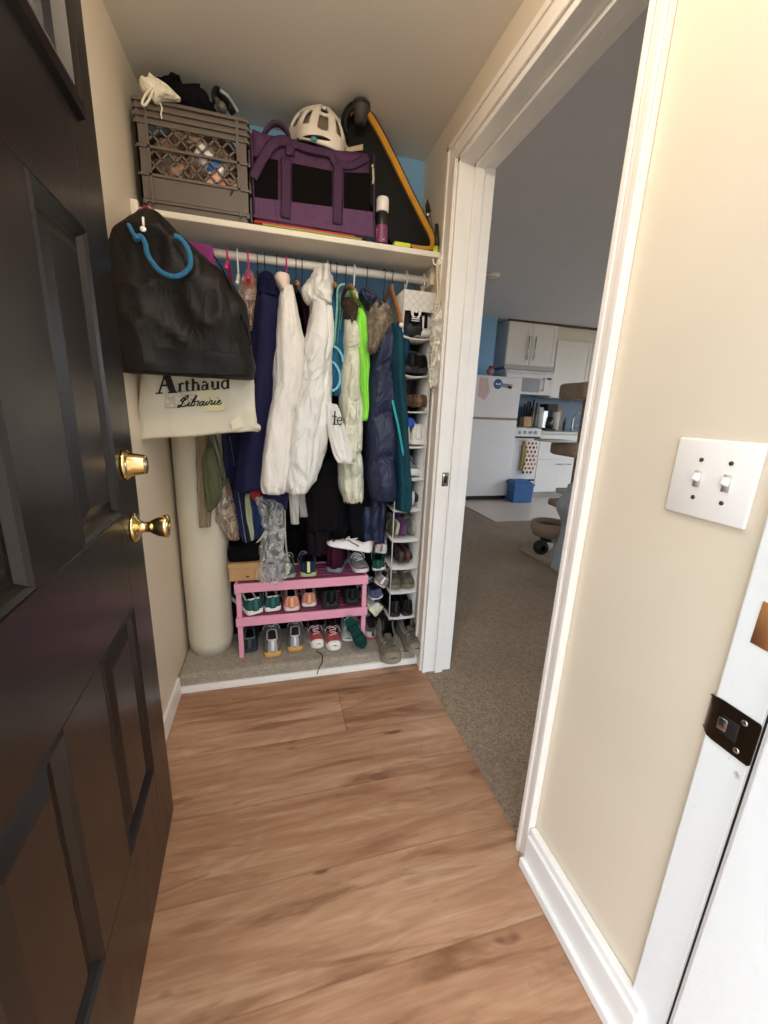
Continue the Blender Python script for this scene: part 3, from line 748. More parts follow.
# ------------------------------------------------------------------ hangers
def hook(g, px, pyb, r, lean=0, Y=None, white=False):
    x = at(px, pyb, RY).x; zb = at(px, pyb, RY).z
    pts = [Vector((x + lean, RY - .0, zb)), Vector((x + lean * .5, RY - .012, (zb + RZ) / 2)), Vector((x, RY - .022, RZ - .006)), Vector((x, RY - .021, RZ + .010)), Vector((x, RY - .006, RZ + .021)), Vector((x, RY + .012, RZ + .018)), Vector((x, RY + .022, RZ + .004)), Vector((x, RY + .020, RZ - .012))]
    g.tube(smooth_path(pts, 5), r, 8)
    return x, zb


def hanger(px, pyb, mat, label, shape='bar', r=.0018, group=None, lean=0, arms=(.085, .045)):
    t = None; g = G(); x, zb = hook(g, px, pyb, r, lean)
    t = Thing('clothes_hanger', label, 'hanger', (x, RY, zb - .05), group=group)
    t.part('hook', g, mat[0])
    g = G(); w, dz = arms
    g.tube(smooth_path([(x + lean, RY - w, zb - dz), (x + lean, RY - w * .5, zb - dz * .45), (x + lean, RY, zb), (x + lean, RY + min(w, .15) * .5, zb - dz * .45), (x + lean, RY + min(w, .15), zb - dz)], 5), r * 2.2 if shape == 'bar' else r * 1.3, 8)
    t.part('shoulder_bar', g, mat[1])
    return t


for px, pyb, m_, lb in ((228, 262, PINKP, 'pink plastic hanger showing just right of the purple cloth'), (249, 272, PINKP, 'pink plastic hanger holding the clear garment cover'), (286.5, 277, PINKP, 'pink plastic hanger behind the white fleece collar')):
    hanger(px, pyb, (m_, m_), lb, r=.0032)
hanger(238.5, 276, (WHTP, WHTP), 'white plastic hanger between two pink ones near the black bag', r=.0032)
hanger(327, 292, (WHTP, WHTP), 'white plastic hanger slanting up from the white rain jacket', r=.0032, lean=-.012)
hanger(353.5, 290, (WHTP, WHTP), 'white plastic hanger above the neon lime top', r=.0034, arms=(.10, .05))
for px, pyb, lb in ((258, 272, 'left of two thin dark wire hangers above the navy jacket'), (265, 271, 'right of two thin dark wire hangers above the navy jacket'), (277, 276, 'thin dark wire hanger just left of the blush fleece collar'),
                    (366, 288, 'thin dark wire hanger of the navy down coat'), (383, 300, 'thin dark wire hanger leaning right of the navy hood'), (336, 286, 'thin dark wire hanger above the teal swimsuit'), (302, 290, 'thin dark wire hanger above the black coat')):
    hanger(px, pyb, (WIRE, WIRE), lb, r=.0016)
for px, pyb, a_, lb in ((296, 285, (.13, .03), 'wooden hanger above the plum top'), (330, 288, (.17, .035), 'wooden hanger right of the white rain jacket hood'), (345, 290, (.19, .04), 'wooden hanger above the cream puffer coat')):
    t = Thing('clothes_hanger', lb, 'hanger', at(px, pyb, RY)); g = G(); x, zb = hook(g, px, pyb, .0016); t.part('hook', g, WIRE)
    g = G().tube(smooth_path([(x, RY - a_[0], zb - a_[1]), (x, RY - a_[0] * .6, zb - a_[1] * .4), (x, RY, zb), (x, RY + .09, zb - a_[1] * .5), (x, RY + .16, zb - a_[1])], 5), [.007] * 2 + [.010] * 13 + [.009] * 6, 10, flat=(.7, 1.0))
    t.part('shoulder_bar', g, HWOOD)
# bare wooden hanger by the organizer
x, zb = at(391, 288, RY).x, at(391, 288, RY).z
t = Thing('clothes_hanger', 'bare wooden hanger tilted down toward the white shoe organizer', 'hanger', (x, RY, zb)); g = G(); hook(g, 391, 290, .0016); t.part('hook', g, WIRE)
g = G().tube(smooth_path([at(401, 324, 1.62), at(397, 308, 1.68), at(393, 295, 1.74), (x, RY, zb), (x - .004, RY + .10, zb - .03)], 5), .012, 10, flat=(.6, 1.2)); t.part('shoulder_bar', g, HWOOD)
t.part('end_cap', G().ball(at(401.3, 325, 1.615), .010, 10, 7), PLASTW)

# ------------------------------------------------------------------ bags on the hook at the left
b = cloth([(216, 147, 156), (226, 134, 173), (238, 117, 189), (250, 110, 203), (264, 106, 219), (285, 103, 236), (312, 103, 246), (345, 106, 251), (366, 112, 253), (374, 116, 251)], 1.44, .15, seed=50, fold=(2, .12), wr=.016, ws=9, nv=90, nu=44, bot=.05, e=2.6, top=.2)
sm = strip(G(), pth(1.395, (214, 256), (224, 272), (235, 300), (246, 328), (251, 345)), .0035, (1, .6))
t = garment('shoulder_bag', 'large black nylon shoulder bag hanging from the shelf end at left', 'bag', b, SATCH, [('side_seam', sm, BLACKC, {}), ('base_panel', cloth([(351, 106, 252), (366, 111, 253.5), (376, 115, 251.5)], 1.44, .164, seed=50, nv=16, nu=44, wr=.008, e=3, top=.02, fold=(2, .06)), M('black_bag_base', '#070605', .6, var=.2, spec=.3), {})])
g = strip(G(), pth(1.336, (134, 240), (140, 236), (145, 243), (147, 253), (152, 262), (160, 271), (171, 276), (181, 275), (189, 268), (190.5, 258), (187, 247), (180, 238), (174, 236)), .0066, (.5, 1), k=6)
g2 = strip(G(), pth(1.335, (129, 225), (133, 233), (138, 240)), .013, (.4, 1))
t = Thing('lanyard', 'bright blue cloth strap looped over the front of the black bag', 'strap', base_at(g)); t.part('loop', g, LBLUE); t.part('knot', g2, LBLUE)
cl = G().tube(pth(1.335, (143, 217), (143.5, 226)), .003, 8).ball(at(143, 229, 1.332), (.008, .004, .007), 8, 6); t.part('clasp', cl, PLASTW, label='small white clasp')
b = cloth([(366, 128, 180), (385, 130, 178), (398, 139, 170)], 1.56, .03, seed=52, nv=12)
g = strip(G(), pth(1.42, (132, 230), (136, 216), (147, 208), (157, 214), (166, 225), (175, 238)), .012, (.35, 1), k=6)
g2 = strip(G(), pth(1.40, (109, 245), (109, 258), (110, 268)), .007, (.5, 1))
t = Thing('cotton_bag', 'red paisley cotton bag behind the black bag, only strap and lower edge showing', 'bag', base_at(b)); t.part('body', b, REDP); t.part('handle', g, REDP); t.part('strap_end', g2, REDP)
b = cloth([(110, 230, 128, 232), (110, 242, 170, 250), (110, 262, 190, 270), (112, 330, 190, 340)], 1.545, .02, seed=53, nv=20, fold=(3, .4), wr=.004, top=.02)
b2 = cloth([(176, 239, 212, 246), (178, 256, 215, 263), (178, 300, 215, 310)], 1.57, .02, seed=54, nv=20, fold=(2, .4), top=.02, wr=.003)
t = Thing('cloth_bag', 'magenta purple cloth bag flattened behind the black shoulder bag', 'bag', base_at(b)); t.part('body', b, PURP); t.part('flap', b2, PURP)
# cream tote with the shop name
TY = 1.50
b = cloth([(143, 350, 251, 348), (142, 375, 252, 372), (140.5, 405, 254.5, 400), (139, 430, 257, 424), (138, 441, 258, 431)], TY, .05, seed=55, nu=44, nv=60, e=3.4, fold=(2, .08), wr=.007, ws=7, top=.05, bot=.05)
t = garment('tote_bag', 'cream cotton tote bag with a printed shop name under the black bag', 'bag', b, CALICO)
for (q1, q2) in (((142, 434), (139, 439)), ((254, 425), (256, 430))):
    t.part('corner', G().ball((at(q1[0], q1[1], TY) + at(q2[0], q2[1], TY)) / 2, (.020, .018, .015), 14, 9, amp=.5), CALICO)
LY = TY - .033
def flatshape(g, pts, Y, th=.0012):
    p = [at(a, c, Y) for a, c in pts]; return g.prism(p, (0, th, 0))
t.part('print_patch', flatshape(G(), [(166, 394), (196, 391), (196, 406), (166, 408)], LY), M('taupe_print', '#a79f8e', .85, col2='#c9c2b0', vscale=90, thr=(.4, .6)), smooth=False)
t.part('print_patch', flatshape(G(), [(196, 391), (218, 389), (218, 403), (196, 405)], LY), M('faded_print', '#cfc6a6', .85, var=.06), smooth=False)
t.part('print_patch', flatshape(G(), [(204, 404), (225, 402), (225, 410), (204, 411.5)], LY), M('yellow_print', '#d8d0a0', .85, var=.04), smooth=False)
t.part('print_patch', flatshape(G(), [(230, 422), (240, 415), (244, 426), (233, 430)], LY), M('pale_yellow_print', '#dcd6bc', .85, var=.03), smooth=False)
INK = M('black_print_ink', '#1a1613', .8, var=.1)
# serif capitals and small letters of the shop name, drawn in a local frame: (x to the right, y up) -> photo plane
LX0, LYP, SLP = 155.5, 394, -.060
def L2(x, y, Y=None): x *= .905; return at(LX0 + x, LYP - y + SLP * x, Y or LY - .0018)
def bar(g, a, c, w):
    A, B = L2(*a), L2(*c); d = (B - A).normalized(); n_ = Vector((-d.z, 0, d.x)) * w / 2
    return g.prism([A - n_, B - n_, B + n_, A + n_], (0, .0016, 0))
g = G(); U = .0043  # metres per photo pixel at this distance
bar(g, (4, 1), (11.5, 22), .5 * U * 2.2); bar(g, (11, 22.5), (19, 1), 2.1 * U * 2.2); bar(g, (7, 8), (15.5, 8), .6 * U * 2)
bar(g, (0, .6), (8, .6), .5 * U * 2); bar(g, (14, .6), (23.5, .6), .5 * U * 2)
def arc(g, cx, cy, rx, ry, a0, a1, w, n=12):
    P = [L2(cx + rx * math.cos(math.radians(a0 + (a1 - a0) * k / n)), cy + ry * math.sin(math.radians(a0 + (a1 - a0) * k / n))) for k in range(n + 1)]
    return g.tube(P, [w * (.5 + .5 * abs(math.sin(PI * k / n))) for k in range(n + 1)], 6, flat=(1, .4), up=(0, 1, 0))
def stem(g, x, y0, y1, w=2.0, serif=True):
    bar(g, (x, y0), (x, y1), w * U * .9)
    if serif: bar(g, (x - 1.9, y0 + .3), (x + 1.9, y0 + .3), .7 * U); bar(g, (x - 1.9, y1 - .7), (x + .2, y1 - .3), .7 * U)
y0 = 1.2
stem(g, 27, y0, y0 + 8); arc(g, 29.6, y0 + 5.2, 2.2, 2.6, 160, 40, .7 * U)                                  # r
stem(g, 34.6, y0 + 1, y0 + 10.5, serif=False); arc(g, 36, y0 + 2, 1.8, 1.8, 180, 330, .6 * U); bar(g, (32.4, y0 + 7.6), (37.6, y0 + 7.6), .8 * U)  # t
stem(g, 41.5, y0, y0 + 12); arc(g, 44.5, y0 + 5.5, 2.8, 2.4, 170, 10, .6 * U); stem(g, 47.4, y0, y0 + 5.8, 2.0)                         # h
arc(g, 54, y0 + 2.3, 2.5, 2.4, 0, 360, .6 * U); arc(g, 54, y0 + 6, 2.6, 2.2, 160, 20, .6 * U); bar(g, (57, y0), (57, y0 + 6.5), 1.9 * U); bar(g, (57, y0 + .4), (59, y0 + .4), .7 * U)   # a
bar(g, (63, y0 + 2.2), (63, y0 + 8), 1.9 * U); arc(g, 65.6, y0 + 2.6, 2.7, 2.6, 180, 340, .6 * U); bar(g, (69, y0), (69, y0 + 8), 1.9 * U); bar(g, (61.2, y0 + 7.8), (63, y0 + 7.8), .7 * U); bar(g, (69, y0 + .3), (71, y0 + .3), .7 * U)   # u
arc(g, 76.5, y0 + 4, 3.1, 3.9, 30, 330, .8 * U); bar(g, (80, y0), (80, y0 + 12), 1.9 * U); bar(g, (78, y0 + 11.8), (80, y0 + 11.8), .7 * U); bar(g, (80, y0 + .3), (82, y0 + .3), .7 * U)   # d
t.part('shop_name', g, INK, smooth=False, label='black serif letters')
# script line beneath: slanted joined strokes
g = G()
def scr(pts, w=.30):
    P = smooth_path([L2(25 + x * .78 + y * .32, -15 + y * .78) for x, y in pts], 6); g.tube(P, w * U, 5, flat=(1, .5), up=(0, 1, 0))
scr([(3, 13), (0, 9), (4, 8), (9, 12), (8, 15), (5, 13), (4, 6), (2, 1), (-1, 1), (1, 3), (6, 1), (11, 2)], .5)          # L
scr([(11, 2), (14, 6), (13, 2), (16, 1)], .4); scr([(15.3, 9), (15.8, 9.5)], .6)                                         # i
scr([(16, 1), (20, 9), (21, 14), (19, 13), (17, 4), (19, 1), (22, 3), (20.5, 6.5), (24, 6)], .4)                         # b
scr([(24, 6), (26, 7), (27, 5), (26, 2), (28, 1)], .4)                                                                   # r
scr([(35, 6), (31, 6), (29, 2.5), (32, 1), (35, 6), (34, 2), (37, 1)], .4)                                               # a
scr([(37, 1), (39, 6), (38, 2), (41, 1)], .4); scr([(40.5, 9), (41, 9.5)], .6)                                           # i
scr([(41, 1), (43, 6.5), (46, 6), (45, 2), (48, 1)], .4)                                                                 # r
scr([(48, 1), (51, 6), (50, 2), (53, 1)], .4); scr([(52.5, 9), (53, 9.5)], .6)                                           # i
scr([(53, 2.5), (57, 4), (57, 6.5), (54.5, 5), (54.5, 1.5), (58, 1), (61, 3)], .4)                                       # e
t.part('script_line', g, INK, label='thin script letters')
g = strip(G(), pth(LY, (153, 374), (158, 378), (160, 384)), .002)
# milky bag and cord at right
hx = at(437, 257, 1.64)
t = Thing('hanging_bag', 'milky sheer bag on a cream cord hanging at the right end of the shelf', 'bag', at(436, 390, 1.60))
t.part('bag_body', cloth([(305, 434, 446), (330, 433, 446), (355, 431, 446), (375, 428, 445), (388, 430, 441)], 1.60, .05, seed=60, wr=.012, ws=22, nv=40, fold=(4, .5)), MILKY)
g = strip(G(), pth(1.60, (437, 262), (437, 275), (437.5, 290), (437, 306)), .005, (.7, 1)); strip(g, pth(1.605, (438, 262), (440, 280), (440, 295), (443, 310), (444, 340), (443, 365)), .004, (.7, 1)); strip(g, pth(1.60, (437, 296), (435, 320), (434.5, 350)), .005, (.8, 1))
t.part('cord', g, fabric('cream_cord', '#d9cdae', .8))
t = Thing('coat_hook', 'white double hook screwed to the right end of the shelf edge', 'hook', at(438, 262, 1.63))
g = G().tube(smooth_path(pth(1.62, (433, 259), (434, 264), (438, 265), (441, 262), (441, 256)), 5), .003, 8).tube(smooth_path(pth(1.62, (441, 262), (443, 256), (442, 250)), 5), .003, 8)
t.part('hook', g, PLASTW); t.part('hook_plate', G().lathe([(.012, 0), (.012, .004), (.006, .006)], at(439.5, 262, 1.636), '-y', 14), PLASTW)
# the beige rolled mat
c = onz(213, 655, SZ); cx, cy = -.316, 1.835
t = Thing('rolled_mat', 'tall pale beige rolled foam mat standing in the left corner of the closet', 'rolled mat', (cx, cy, SZ))
rs = []
for i in range(26):
    z = SZ + .001 + 1.42 * i / 25; rr = .098 + .004 * noise.noise(Vector((0, 3, z * 5))) - (.006 if i == 0 else 0)
    rs.append([(cx + .0 * z + rr * math.cos(2 * PI * j / 32) * (1 + .02 * noise.noise(Vector((math.cos(2 * PI * j / 32), math.sin(2 * PI * j / 32), z * 3)))), cy + rr * math.sin(2 * PI * j / 32), z) for j in range(32)])
FOAM = M('beige_foam', '#cdc6b2', .8, var=.04, vscale=5, bump=.3, bscale=50)
t.part('roll', G().rings(rs), FOAM)
g = G(); P = []
for k in range(60): a = k * .42; P.append((cx + (.094 - .0014 * k) * math.cos(a), cy + (.094 - .0014 * k) * math.sin(a), SZ + 1.424))
t.part('roll_end', G().tube(P, .0035, 6), FOAM)
# ------------------------------------------------------------------ footwear
def interp(tab, t):
    for (a, x), (b, y) in zip(tab, tab[1:]):
        if t <= b: f = (t - a) / (b - a); f = f * f * (3 - 2 * f) if b - a > .08 else f; return x + (y - x) * f
    return tab[-1][1]


WT = [(0, .46), (.02, .66), (.07, .80), (.2, .84), (.38, .78), (.55, .88), (.72, 1.0), (.86, .88), (.95, .60), (1, .18)]


def shoe_geo(L=.26, W=.092, H=.075, sole=.024, ankle=0, toe=.045, spring=.008, open_end=.50, chunky=0, hole=.62):
    """meshes of one shoe, heel at y = 0, toe at y = L, sole on z = 0"""
    N = 26; ts = [i / N for i in range(N + 1)]
    def w(t): return W / 2 * interp(WT, t)
    def y(t): return L * (.5 - .5 * math.cos(PI * t)) * .3 + L * t * .7
    def lift(t): return spring * max(0, (t - .75) / .25) ** 2 + .002 * max(0, (.06 - t) / .06)
    outl = [(w(t), t) for t in ts] + [(-w(t), t) for t in ts[::-1]]
    so = G()
    def sring(k, z): return [(x * k, L / 2 + (y(t) - L / 2) * (k * .3 + .7), z + lift(t)) for x, t in outl]
    so.rings([sring(.93, 0), sring(1.02, .003), sring(1.06 + chunky, sole * .55), sring(1.03, sole)])
    def hc(t):
        if ankle: return interp([(0, H + ankle), (.30, H + ankle), (.42, H + ankle * .1), (.56, H * .86), (.70, toe * 1.25), (.88, toe), (1, toe * .45)], t)
        return interp([(0, H), (.08, H * .97), (.25, H * .74), (.40, H * .86), (.52, H * .98), (.70, toe * 1.25), (.88, toe), (1, toe * .45)], t)
    oe = open_end if not ankle else .56
    def ow(t):
        if t >= oe: return 0
        q = min(1, (oe - t) / .10); return w(t) * hole * math.sqrt(max(0, 1 - (1 - q) ** 2))
    A = 9; up = G(); Lf, Rt = [], []
    for t in ts:
        r = []
        for a in range(A + 1):
            th = PI / 2 * a / A; x = ow(t) + (w(t) * .99 - ow(t)) * math.cos(th) ** .75
            z = sole * .8 + lift(t) + (hc(t) - sole * .8) * math.sin(th) ** .9
            yy = y(t) + (1 - t) ** 8 * .010 * math.sin(th)
            r.append((x, yy, z))
        Rt.append(r); Lf.append([(-p[0], p[1], p[2]) for p in r])
    up.grid(Rt); up.grid(Lf)
    up.grid([Rt[0], [(0, p[1] - .006 * math.sin(PI * .5 * (1 - a / A)), p[2]) for a, p in enumerate(Rt[0])], Lf[0]])
    up.grid([Rt[-1], Lf[-1]])
    ins = G().add([(x * .93, y(t), sole + .004 + lift(t)) for x, t in outl], [tuple(range(len(outl)))])
    # collar path
    cpath = [(-Rt[i][A][0], Rt[i][A][1], Rt[i][A][2]) for i in range(N, -1, -1) if ts[i] <= oe - .01] + [(Rt[i][A][0], Rt[i][A][1], Rt[i][A][2]) for i in range(N + 1) if ts[i] <= oe - .01]
    # tongue and laces
    tg = G(); P = []
    for i in range(7):
        t = oe - .13 + .22 * i / 6; zc = hc(oe) + .012 + (hc(t) - hc(oe)) * (1 if t > oe else -.2) - (.012 if t > oe else 0) + .002
        if t < oe: zc = hc(oe) + .014 * (oe - t) / .13
        P.append([(W * .19 * s, y(t), zc - abs(s) ** 2 * .006) for s in (-1, -.5, 0, .5, 1)])
    tg.grid(P)
    lc = G()
    for i in range(4):
        t = oe + .03 + .052 * i; z = hc(t)
        lc.tube([(W * .5 * k * .52, y(t) + .004 * (1 if i % 2 else -1) * k, z + .003 - .009 * k * k) for k in (-1, -.5, 0, .5, 1)], .0028, 6)
    for s in (-1, 1):
        lc.tube(smooth_path([(0, y(oe + .02), hc(oe) + .004), (s * .015, y(oe) + .01, hc(oe) + .012), (s * .032, y(oe) + .016, hc(oe) + .004), (s * .042, y(oe) + .02, hc(oe) - .02)], 4), .0018, 5)
    ht = G()
    hz = hc(0); ht.rings([[(x, -.0055 - .0025 * (1 - abs(x) / .012), z) for x, z in ((-.0075, sole + .004), (.0075, sole + .004), (.006, hz + .006), (-.006, hz + .006))], [(x, .004, z) for x, z in ((-.0075, sole + .004), (.0075, sole + .004), (.006, hz + .006), (-.006, hz + .006))]])
    side = G()
    for s in (-1, 1):
        Q = []
        for i in range(9):
            t = .30 + .34 * i / 8; fr = .25 + .5 * i / 8
            r = []
            for dz in (-.10, .10):
                th = PI / 2 * max(.03, min(.95, fr + dz)); x = ow(t) + (w(t) * .99 - ow(t)) * math.cos(th) ** .75
                z = sole * .8 + lift(t) + (hc(t) - sole * .8) * math.sin(th) ** .9; r.append((s * (x + .0022), y(t), z + .001))
            Q.append(r)
        side.grid(Q)
    tc = G(); Q = []
    for i, t in enumerate(ts):
        if t < .84: continue
        row = []
        for a in range(-A, A + 1):
            th = PI / 2 * (1 - abs(a) / A); x = w(t) * 1.0 * math.cos(th) ** .75 + .0015
            z = sole * .8 + lift(t) + (hc(t) - sole * .8) * math.sin(th) ** .9 + .0015; row.append((math.copysign(x, a) if a else 0, y(t) + .0015, z))
        Q.append(row)
    tc.grid(Q); tc.grid([Q[-1], [(0, p[1], p[2]) for p in Q[-1]]])
    return dict(sole=so, upper=up, insole=ins, collar=G().tube(cpath, .0042, 7), tongue=tg, laces=lc, heel_tab=ht, side_stripe=side, toe_cap=tc)


GEO = {}
DARKIN = M('dark_shoe_lining', '#171313', .9, var=.2)


def shoe(label, loc, rz=0, kind='low', sole='#e5e3df', upper='#888888', lining=None, collar=None, laces='#d8d5cf', tab=None, stripe=None, toe=None, tongue=None, rot=None, scale=1, group=None, name='sneaker', cat='shoe', umat=None, toelab=None, **kw):
    if kind not in GEO:
        GEO[kind] = shoe_geo(**dict(low=dict(), chunky=dict(sole=.036, chunky=.05, H=.088), flat=dict(sole=.018, H=.062, toe=.036), tall=dict(W=.076, H=.092, toe=.055, sole=.028, L=.25), hiker=dict(ankle=.05, H=.085, sole=.03, toe=.055, W=.105, L=.27, hole=.78), boot=dict(ankle=.07, H=.085, sole=.026, toe=.05), slim=dict(W=.078, H=.07))[kind])
    g = GEO[kind]
    t = Thing(name, label, cat, loc, rz, group=group, rot=rot, local=True); t.o.scale = (scale,) * 3
    F_ = lambda c, r=.8, **k: fabric('shoe_cloth_' + c.lstrip('#'), c, r, bump=.3, bs=120, crease=.15, **k)
    R_ = lambda c: M('shoe_rubber_' + c.lstrip('#'), c, .6, var=.06)
    li = F_(lining) if lining else DARKIN
    t.part('sole', g['sole'], R_(sole), smooth='auto')
    t.part('upper', g['upper'], [umat or F_(upper), li], solid=.003, solid_mat=1)
    t.part('insole', g['insole'], li, smooth=False)
    t.part('collar', g['collar'], F_(collar or upper))
    t.part('tongue', g['tongue'], F_(tongue or upper), solid=.003)
    if laces: t.part('laces', g['laces'], F_(laces))
    if tab: t.part('heel_tab', g['heel_tab'], F_(tab), bevel=.002)
    if stripe: t.part('side_stripe', g['side_stripe'], F_(stripe), solid=.001)
    if toe: t.part('toe_cap', g['toe_cap'], R_(toe))
    return t


def fx(px, py, Y): return at(px, py, Y).x


# pink rack ------------------------------------------------------------------
PINK = M('bubblegum_pink_paint', '#e29bb2', .45, var=.05, vscale=10)
PINK_SHADED = M('shaded_pink_slats', '#84395a', .55, var=.1)  # rack pink darkened for the shade the slats lie in
RX0, RX1, RFY, RBY = -.190, .404, 1.70, 1.900
T1, T0 = .447, .285
t = Thing('shoe_rack', 'two-tier pink wooden shoe rack standing on the closet carpet', 'shoe rack', ((RX0 + RX1) / 2, (RFY + RBY) / 2, SZ))
for x in (RX0 + .016, RX1 - .016):
    for y in (RFY + .012, RBY - .012):
        t.part('leg', G().box(x - .0105, x + .0105, y - .0105, y + .0105, SZ + .001, T1 - .006), PINK, bevel=.002, smooth=False)
for z in (T1, T0):
    t.part('front_rail', G().box(RX0, RX1, RFY - .008, RFY + .004, z - .042, z), PINK, bevel=.003, smooth=False)
    t.part('back_rail', G().box(RX0, RX1, RBY - .004, RBY + .008, z - .042, z), PINK, bevel=.003, smooth=False)
    for x in (RX0 + .002, RX1 - .014): t.part('side_rail', G().box(x, x + .012, RFY + .004, RBY - .004, z - .036, z - .002), PINK, bevel=.002, smooth=False)
    g = G()
    for k in range(5): y = RFY + .012 + k * .037; g.box(RX0 + .014, RX1 - .014, y, y + .029, z - .012, z - .003)
    t.part('shelf_slats', g, PINK_SHADED, bevel=.002, smooth=False)
t1z, t0z, fz = T1 + .001, T0 + .001, SZ + .001
G_ = 'shoes on the pink rack'
teal = dict(upper='#2b5552', sole='#ecebe6', collar='#e7e5df', lining='#4a2433', tab='#356f6b', laces='#e5e3dc', stripe='#dfe0da', tongue='#3a716d')
shoe('teal sneaker with white collar, leftmost on the middle tier of the pink rack', (fx(256, 605, 1.715), 1.712, t0z), .42, 'low', group='teal sneakers', scale=.98, **teal)
shoe('teal sneaker with white collar, beside its twin and left of the coral pair', (fx(273, 603, 1.72), 1.725, t0z), .12, 'low', group='teal sneakers', scale=.94, **teal)
coral = dict(upper='#d98b72', sole='#e0dccd', collar='#c9a795', tab='#efb98e', laces='#d8a08a', stripe='#a04a40', tongue='#b05a4a')
shoe('coral pink sneaker with pale heel stripe, left one of the pair on the middle tier', (fx(292, 601, 1.715), 1.712, t0z), .03, 'low', group='coral sneakers', scale=.9, **coral)
shoe('coral pink sneaker with pale heel stripe, right one of the pair, set further back', (fx(309.5, 599, 1.73), 1.74, t0z), -.05, 'low', group='coral sneakers', scale=.88, **coral)
blk = dict(upper='#131314', sole='#1e1f21', collar='#1b1b1d', tab='#26272a', laces='#19191a', stripe='#222327')
shoe('black rounded shoe with thick rubber sole, left of the black pair on the rack', (fx(331, 600, 1.715), 1.70, t0z), .05, 'chunky', group='black shoes', **blk)
shoe('black rounded shoe with thick rubber sole, right of the black pair by the rack leg', (fx(352.5, 598, 1.72), 1.72, t0z), -.04, 'chunky', group='black shoes', scale=.92, **blk)
shoe('dark charcoal sneaker on the carpet just behind the left rack leg', (fx(250, 650, 1.74), 1.735, fz), .05, 'low', upper='#33363c', sole='#3a3d42', collar='#6a6f74', tab='#4a4d55', laces='#44474d', scale=.92)
gold = dict(upper='#a9a6ad', sole='#d8a45c', collar='#cfcdd0', tab='#dfe3e0', laces='#c9c8c8', stripe='#8d8896', lining='#5c554a', tongue='#b9b7ba')
shoe('silver sneaker with thick golden sole, left one of the pair under the rack', (fx(273, 652, 1.69), 1.675, fz), .05, 'chunky', group='silver and gold sneakers', scale=.96, **gold)
shoe('silver sneaker with thick golden sole, right one of the pair under the rack', (fx(295, 649, 1.71), 1.70, fz), -.05, 'chunky', group='silver and gold sneakers', scale=.9, **gold)
red = dict(upper='#b04c4c', sole='#eee8df', collar='#2a1c22', tab='#8d3038', laces='#d6c2bf', stripe='#3a2028', lining='#241419', toe='#efe9e0', tongue='#3a2228')
shoe('red patterned sneaker with white toe cap, left one of the pair under the rack', (fx(315, 648, 1.75), 1.925, fz), PI + .05, 'slim', group='red sneakers', scale=.88, **red)
shoe('red patterned sneaker with white toe cap, right one of the pair under the rack', (fx(334.5, 651, 1.72), 1.905, fz), PI - .03, 'slim', group='red sneakers', scale=.93, **red)
shoe('small white rubber shoe under the teal sandal at the right rack leg', (fx(353, 650, 1.72), 1.93, fz), PI - .1, 'flat', upper='#cfcdc8', sole='#e8e6e2', collar='#9aa2a4', laces=None, scale=.78)
# teal sandal leaning on the rack leg
def sandal(label, loc, rot, c='#153b37', s='#6f9089', scale=1, group=None):
    t = Thing('sandal', label, 'shoe', loc, rot=rot, local=True, group=group); t.o.scale = (scale,) * 3
    outl = [(.046 * interp(WT, k / 20), .26 * k / 20) for k in range(21)]; outl += [(-a, b) for a, b in outl[::-1]]
    t.part('sole', G().rings([[(a, b, z) for a, b in outl] for z in (0, .016)]), M('sandal_rubber_' + c.lstrip('#'), s, .7), bevel=.003)
    t.part('footbed', G().rings([[(a * .97, b * .985 + .002, z) for a, b in outl] for z in (.016, .022)]), fabric('sandal_cloth_' + c.lstrip('#'), c, .8), bevel=.002)
    g = G()
    for y0, y1 in ((.15, .20), (.06, .085)):
        g.grid([[(math.copysign(.043 * abs(math.cos(a)) ** .8, math.cos(a)), y, .014 + .036 * math.sin(a)) for a in [PI * q / 12 for q in range(13)]] for y in (y0, y1)])
    t.part('strap', g, fabric('sandal_strap_' + c.lstrip('#'), c, .7), solid=.003)
    return t
Yv = Vector((.46, -.10, -.88)).normalized(); Zv = Vector((.10, -1, .10)); Zv = (Zv - Yv * Zv.dot(Yv)).normalized(); Xv = Yv.cross(Zv)
SR = Matrix((Xv, Yv, Zv)).transposed().to_euler()
sandal('dark teal sandal leaning sideways against the right leg of the pink rack', at(347, 617, 1.672), SR, scale=.68)
# shoelace on the carpet
g = G().tube(smooth_path([onz(316, 651, SZ + .005), onz(322, 655, SZ + .005), onz(322, 662, SZ + .005), onz(319, 668, SZ + .005), onz(317, 674, SZ + .004)], 5), .0022, 6)
one('shoelace', g, BLACK, 'black shoelace trailing over the closet carpet in front of the red sneakers', 'shoelace')
# on top of the rack
gt = dict(sole='#8f9a86', upper='#3f4a4d', collar='#20272c', tab='#d7dc9c', laces='#9aa59a', stripe='#6c7a70')
shoe('grey-green running shoe with yellow heel pull on the rack top beside the plastic bag', (fx(288, 578, 1.72), 1.715, t1z), .05, 'low', group='running shoes with yellow pulls', scale=.92, **gt)
gb = dict(sole='#a9b27c', upper='#232b45', collar='#171b2c', tab='#dbe0a2', laces='#9aa2a8', stripe='#4a5578')
shoe('dark blue running shoe with yellow heel pull on the rack top left of the boot', (fx(308.5, 575, 1.72), 1.715, t1z), -.03, 'low', scale=.95, **gb)
shoe('dark plum high boot with grey sole standing on top of the rack', (fx(333, 572, 1.76), 1.745, t1z), -.35, 'boot', name='boot', sole='#6f7d88', upper='#3a0f25', collar='#2b1220', tab='#3c1a2c', laces='#7a7f88', stripe='#2a0d1b', scale=1.0)
shoe('grey sneaker with long white laces on the right end of the rack top', (fx(357.5, 572, 1.74), 1.93, t1z), PI + .1, 'low', sole='#d5ccc8', upper='#77706e', collar='#5a5352', tab='#77706e', laces='#e8e4de', stripe='#9a9492', scale=.85)
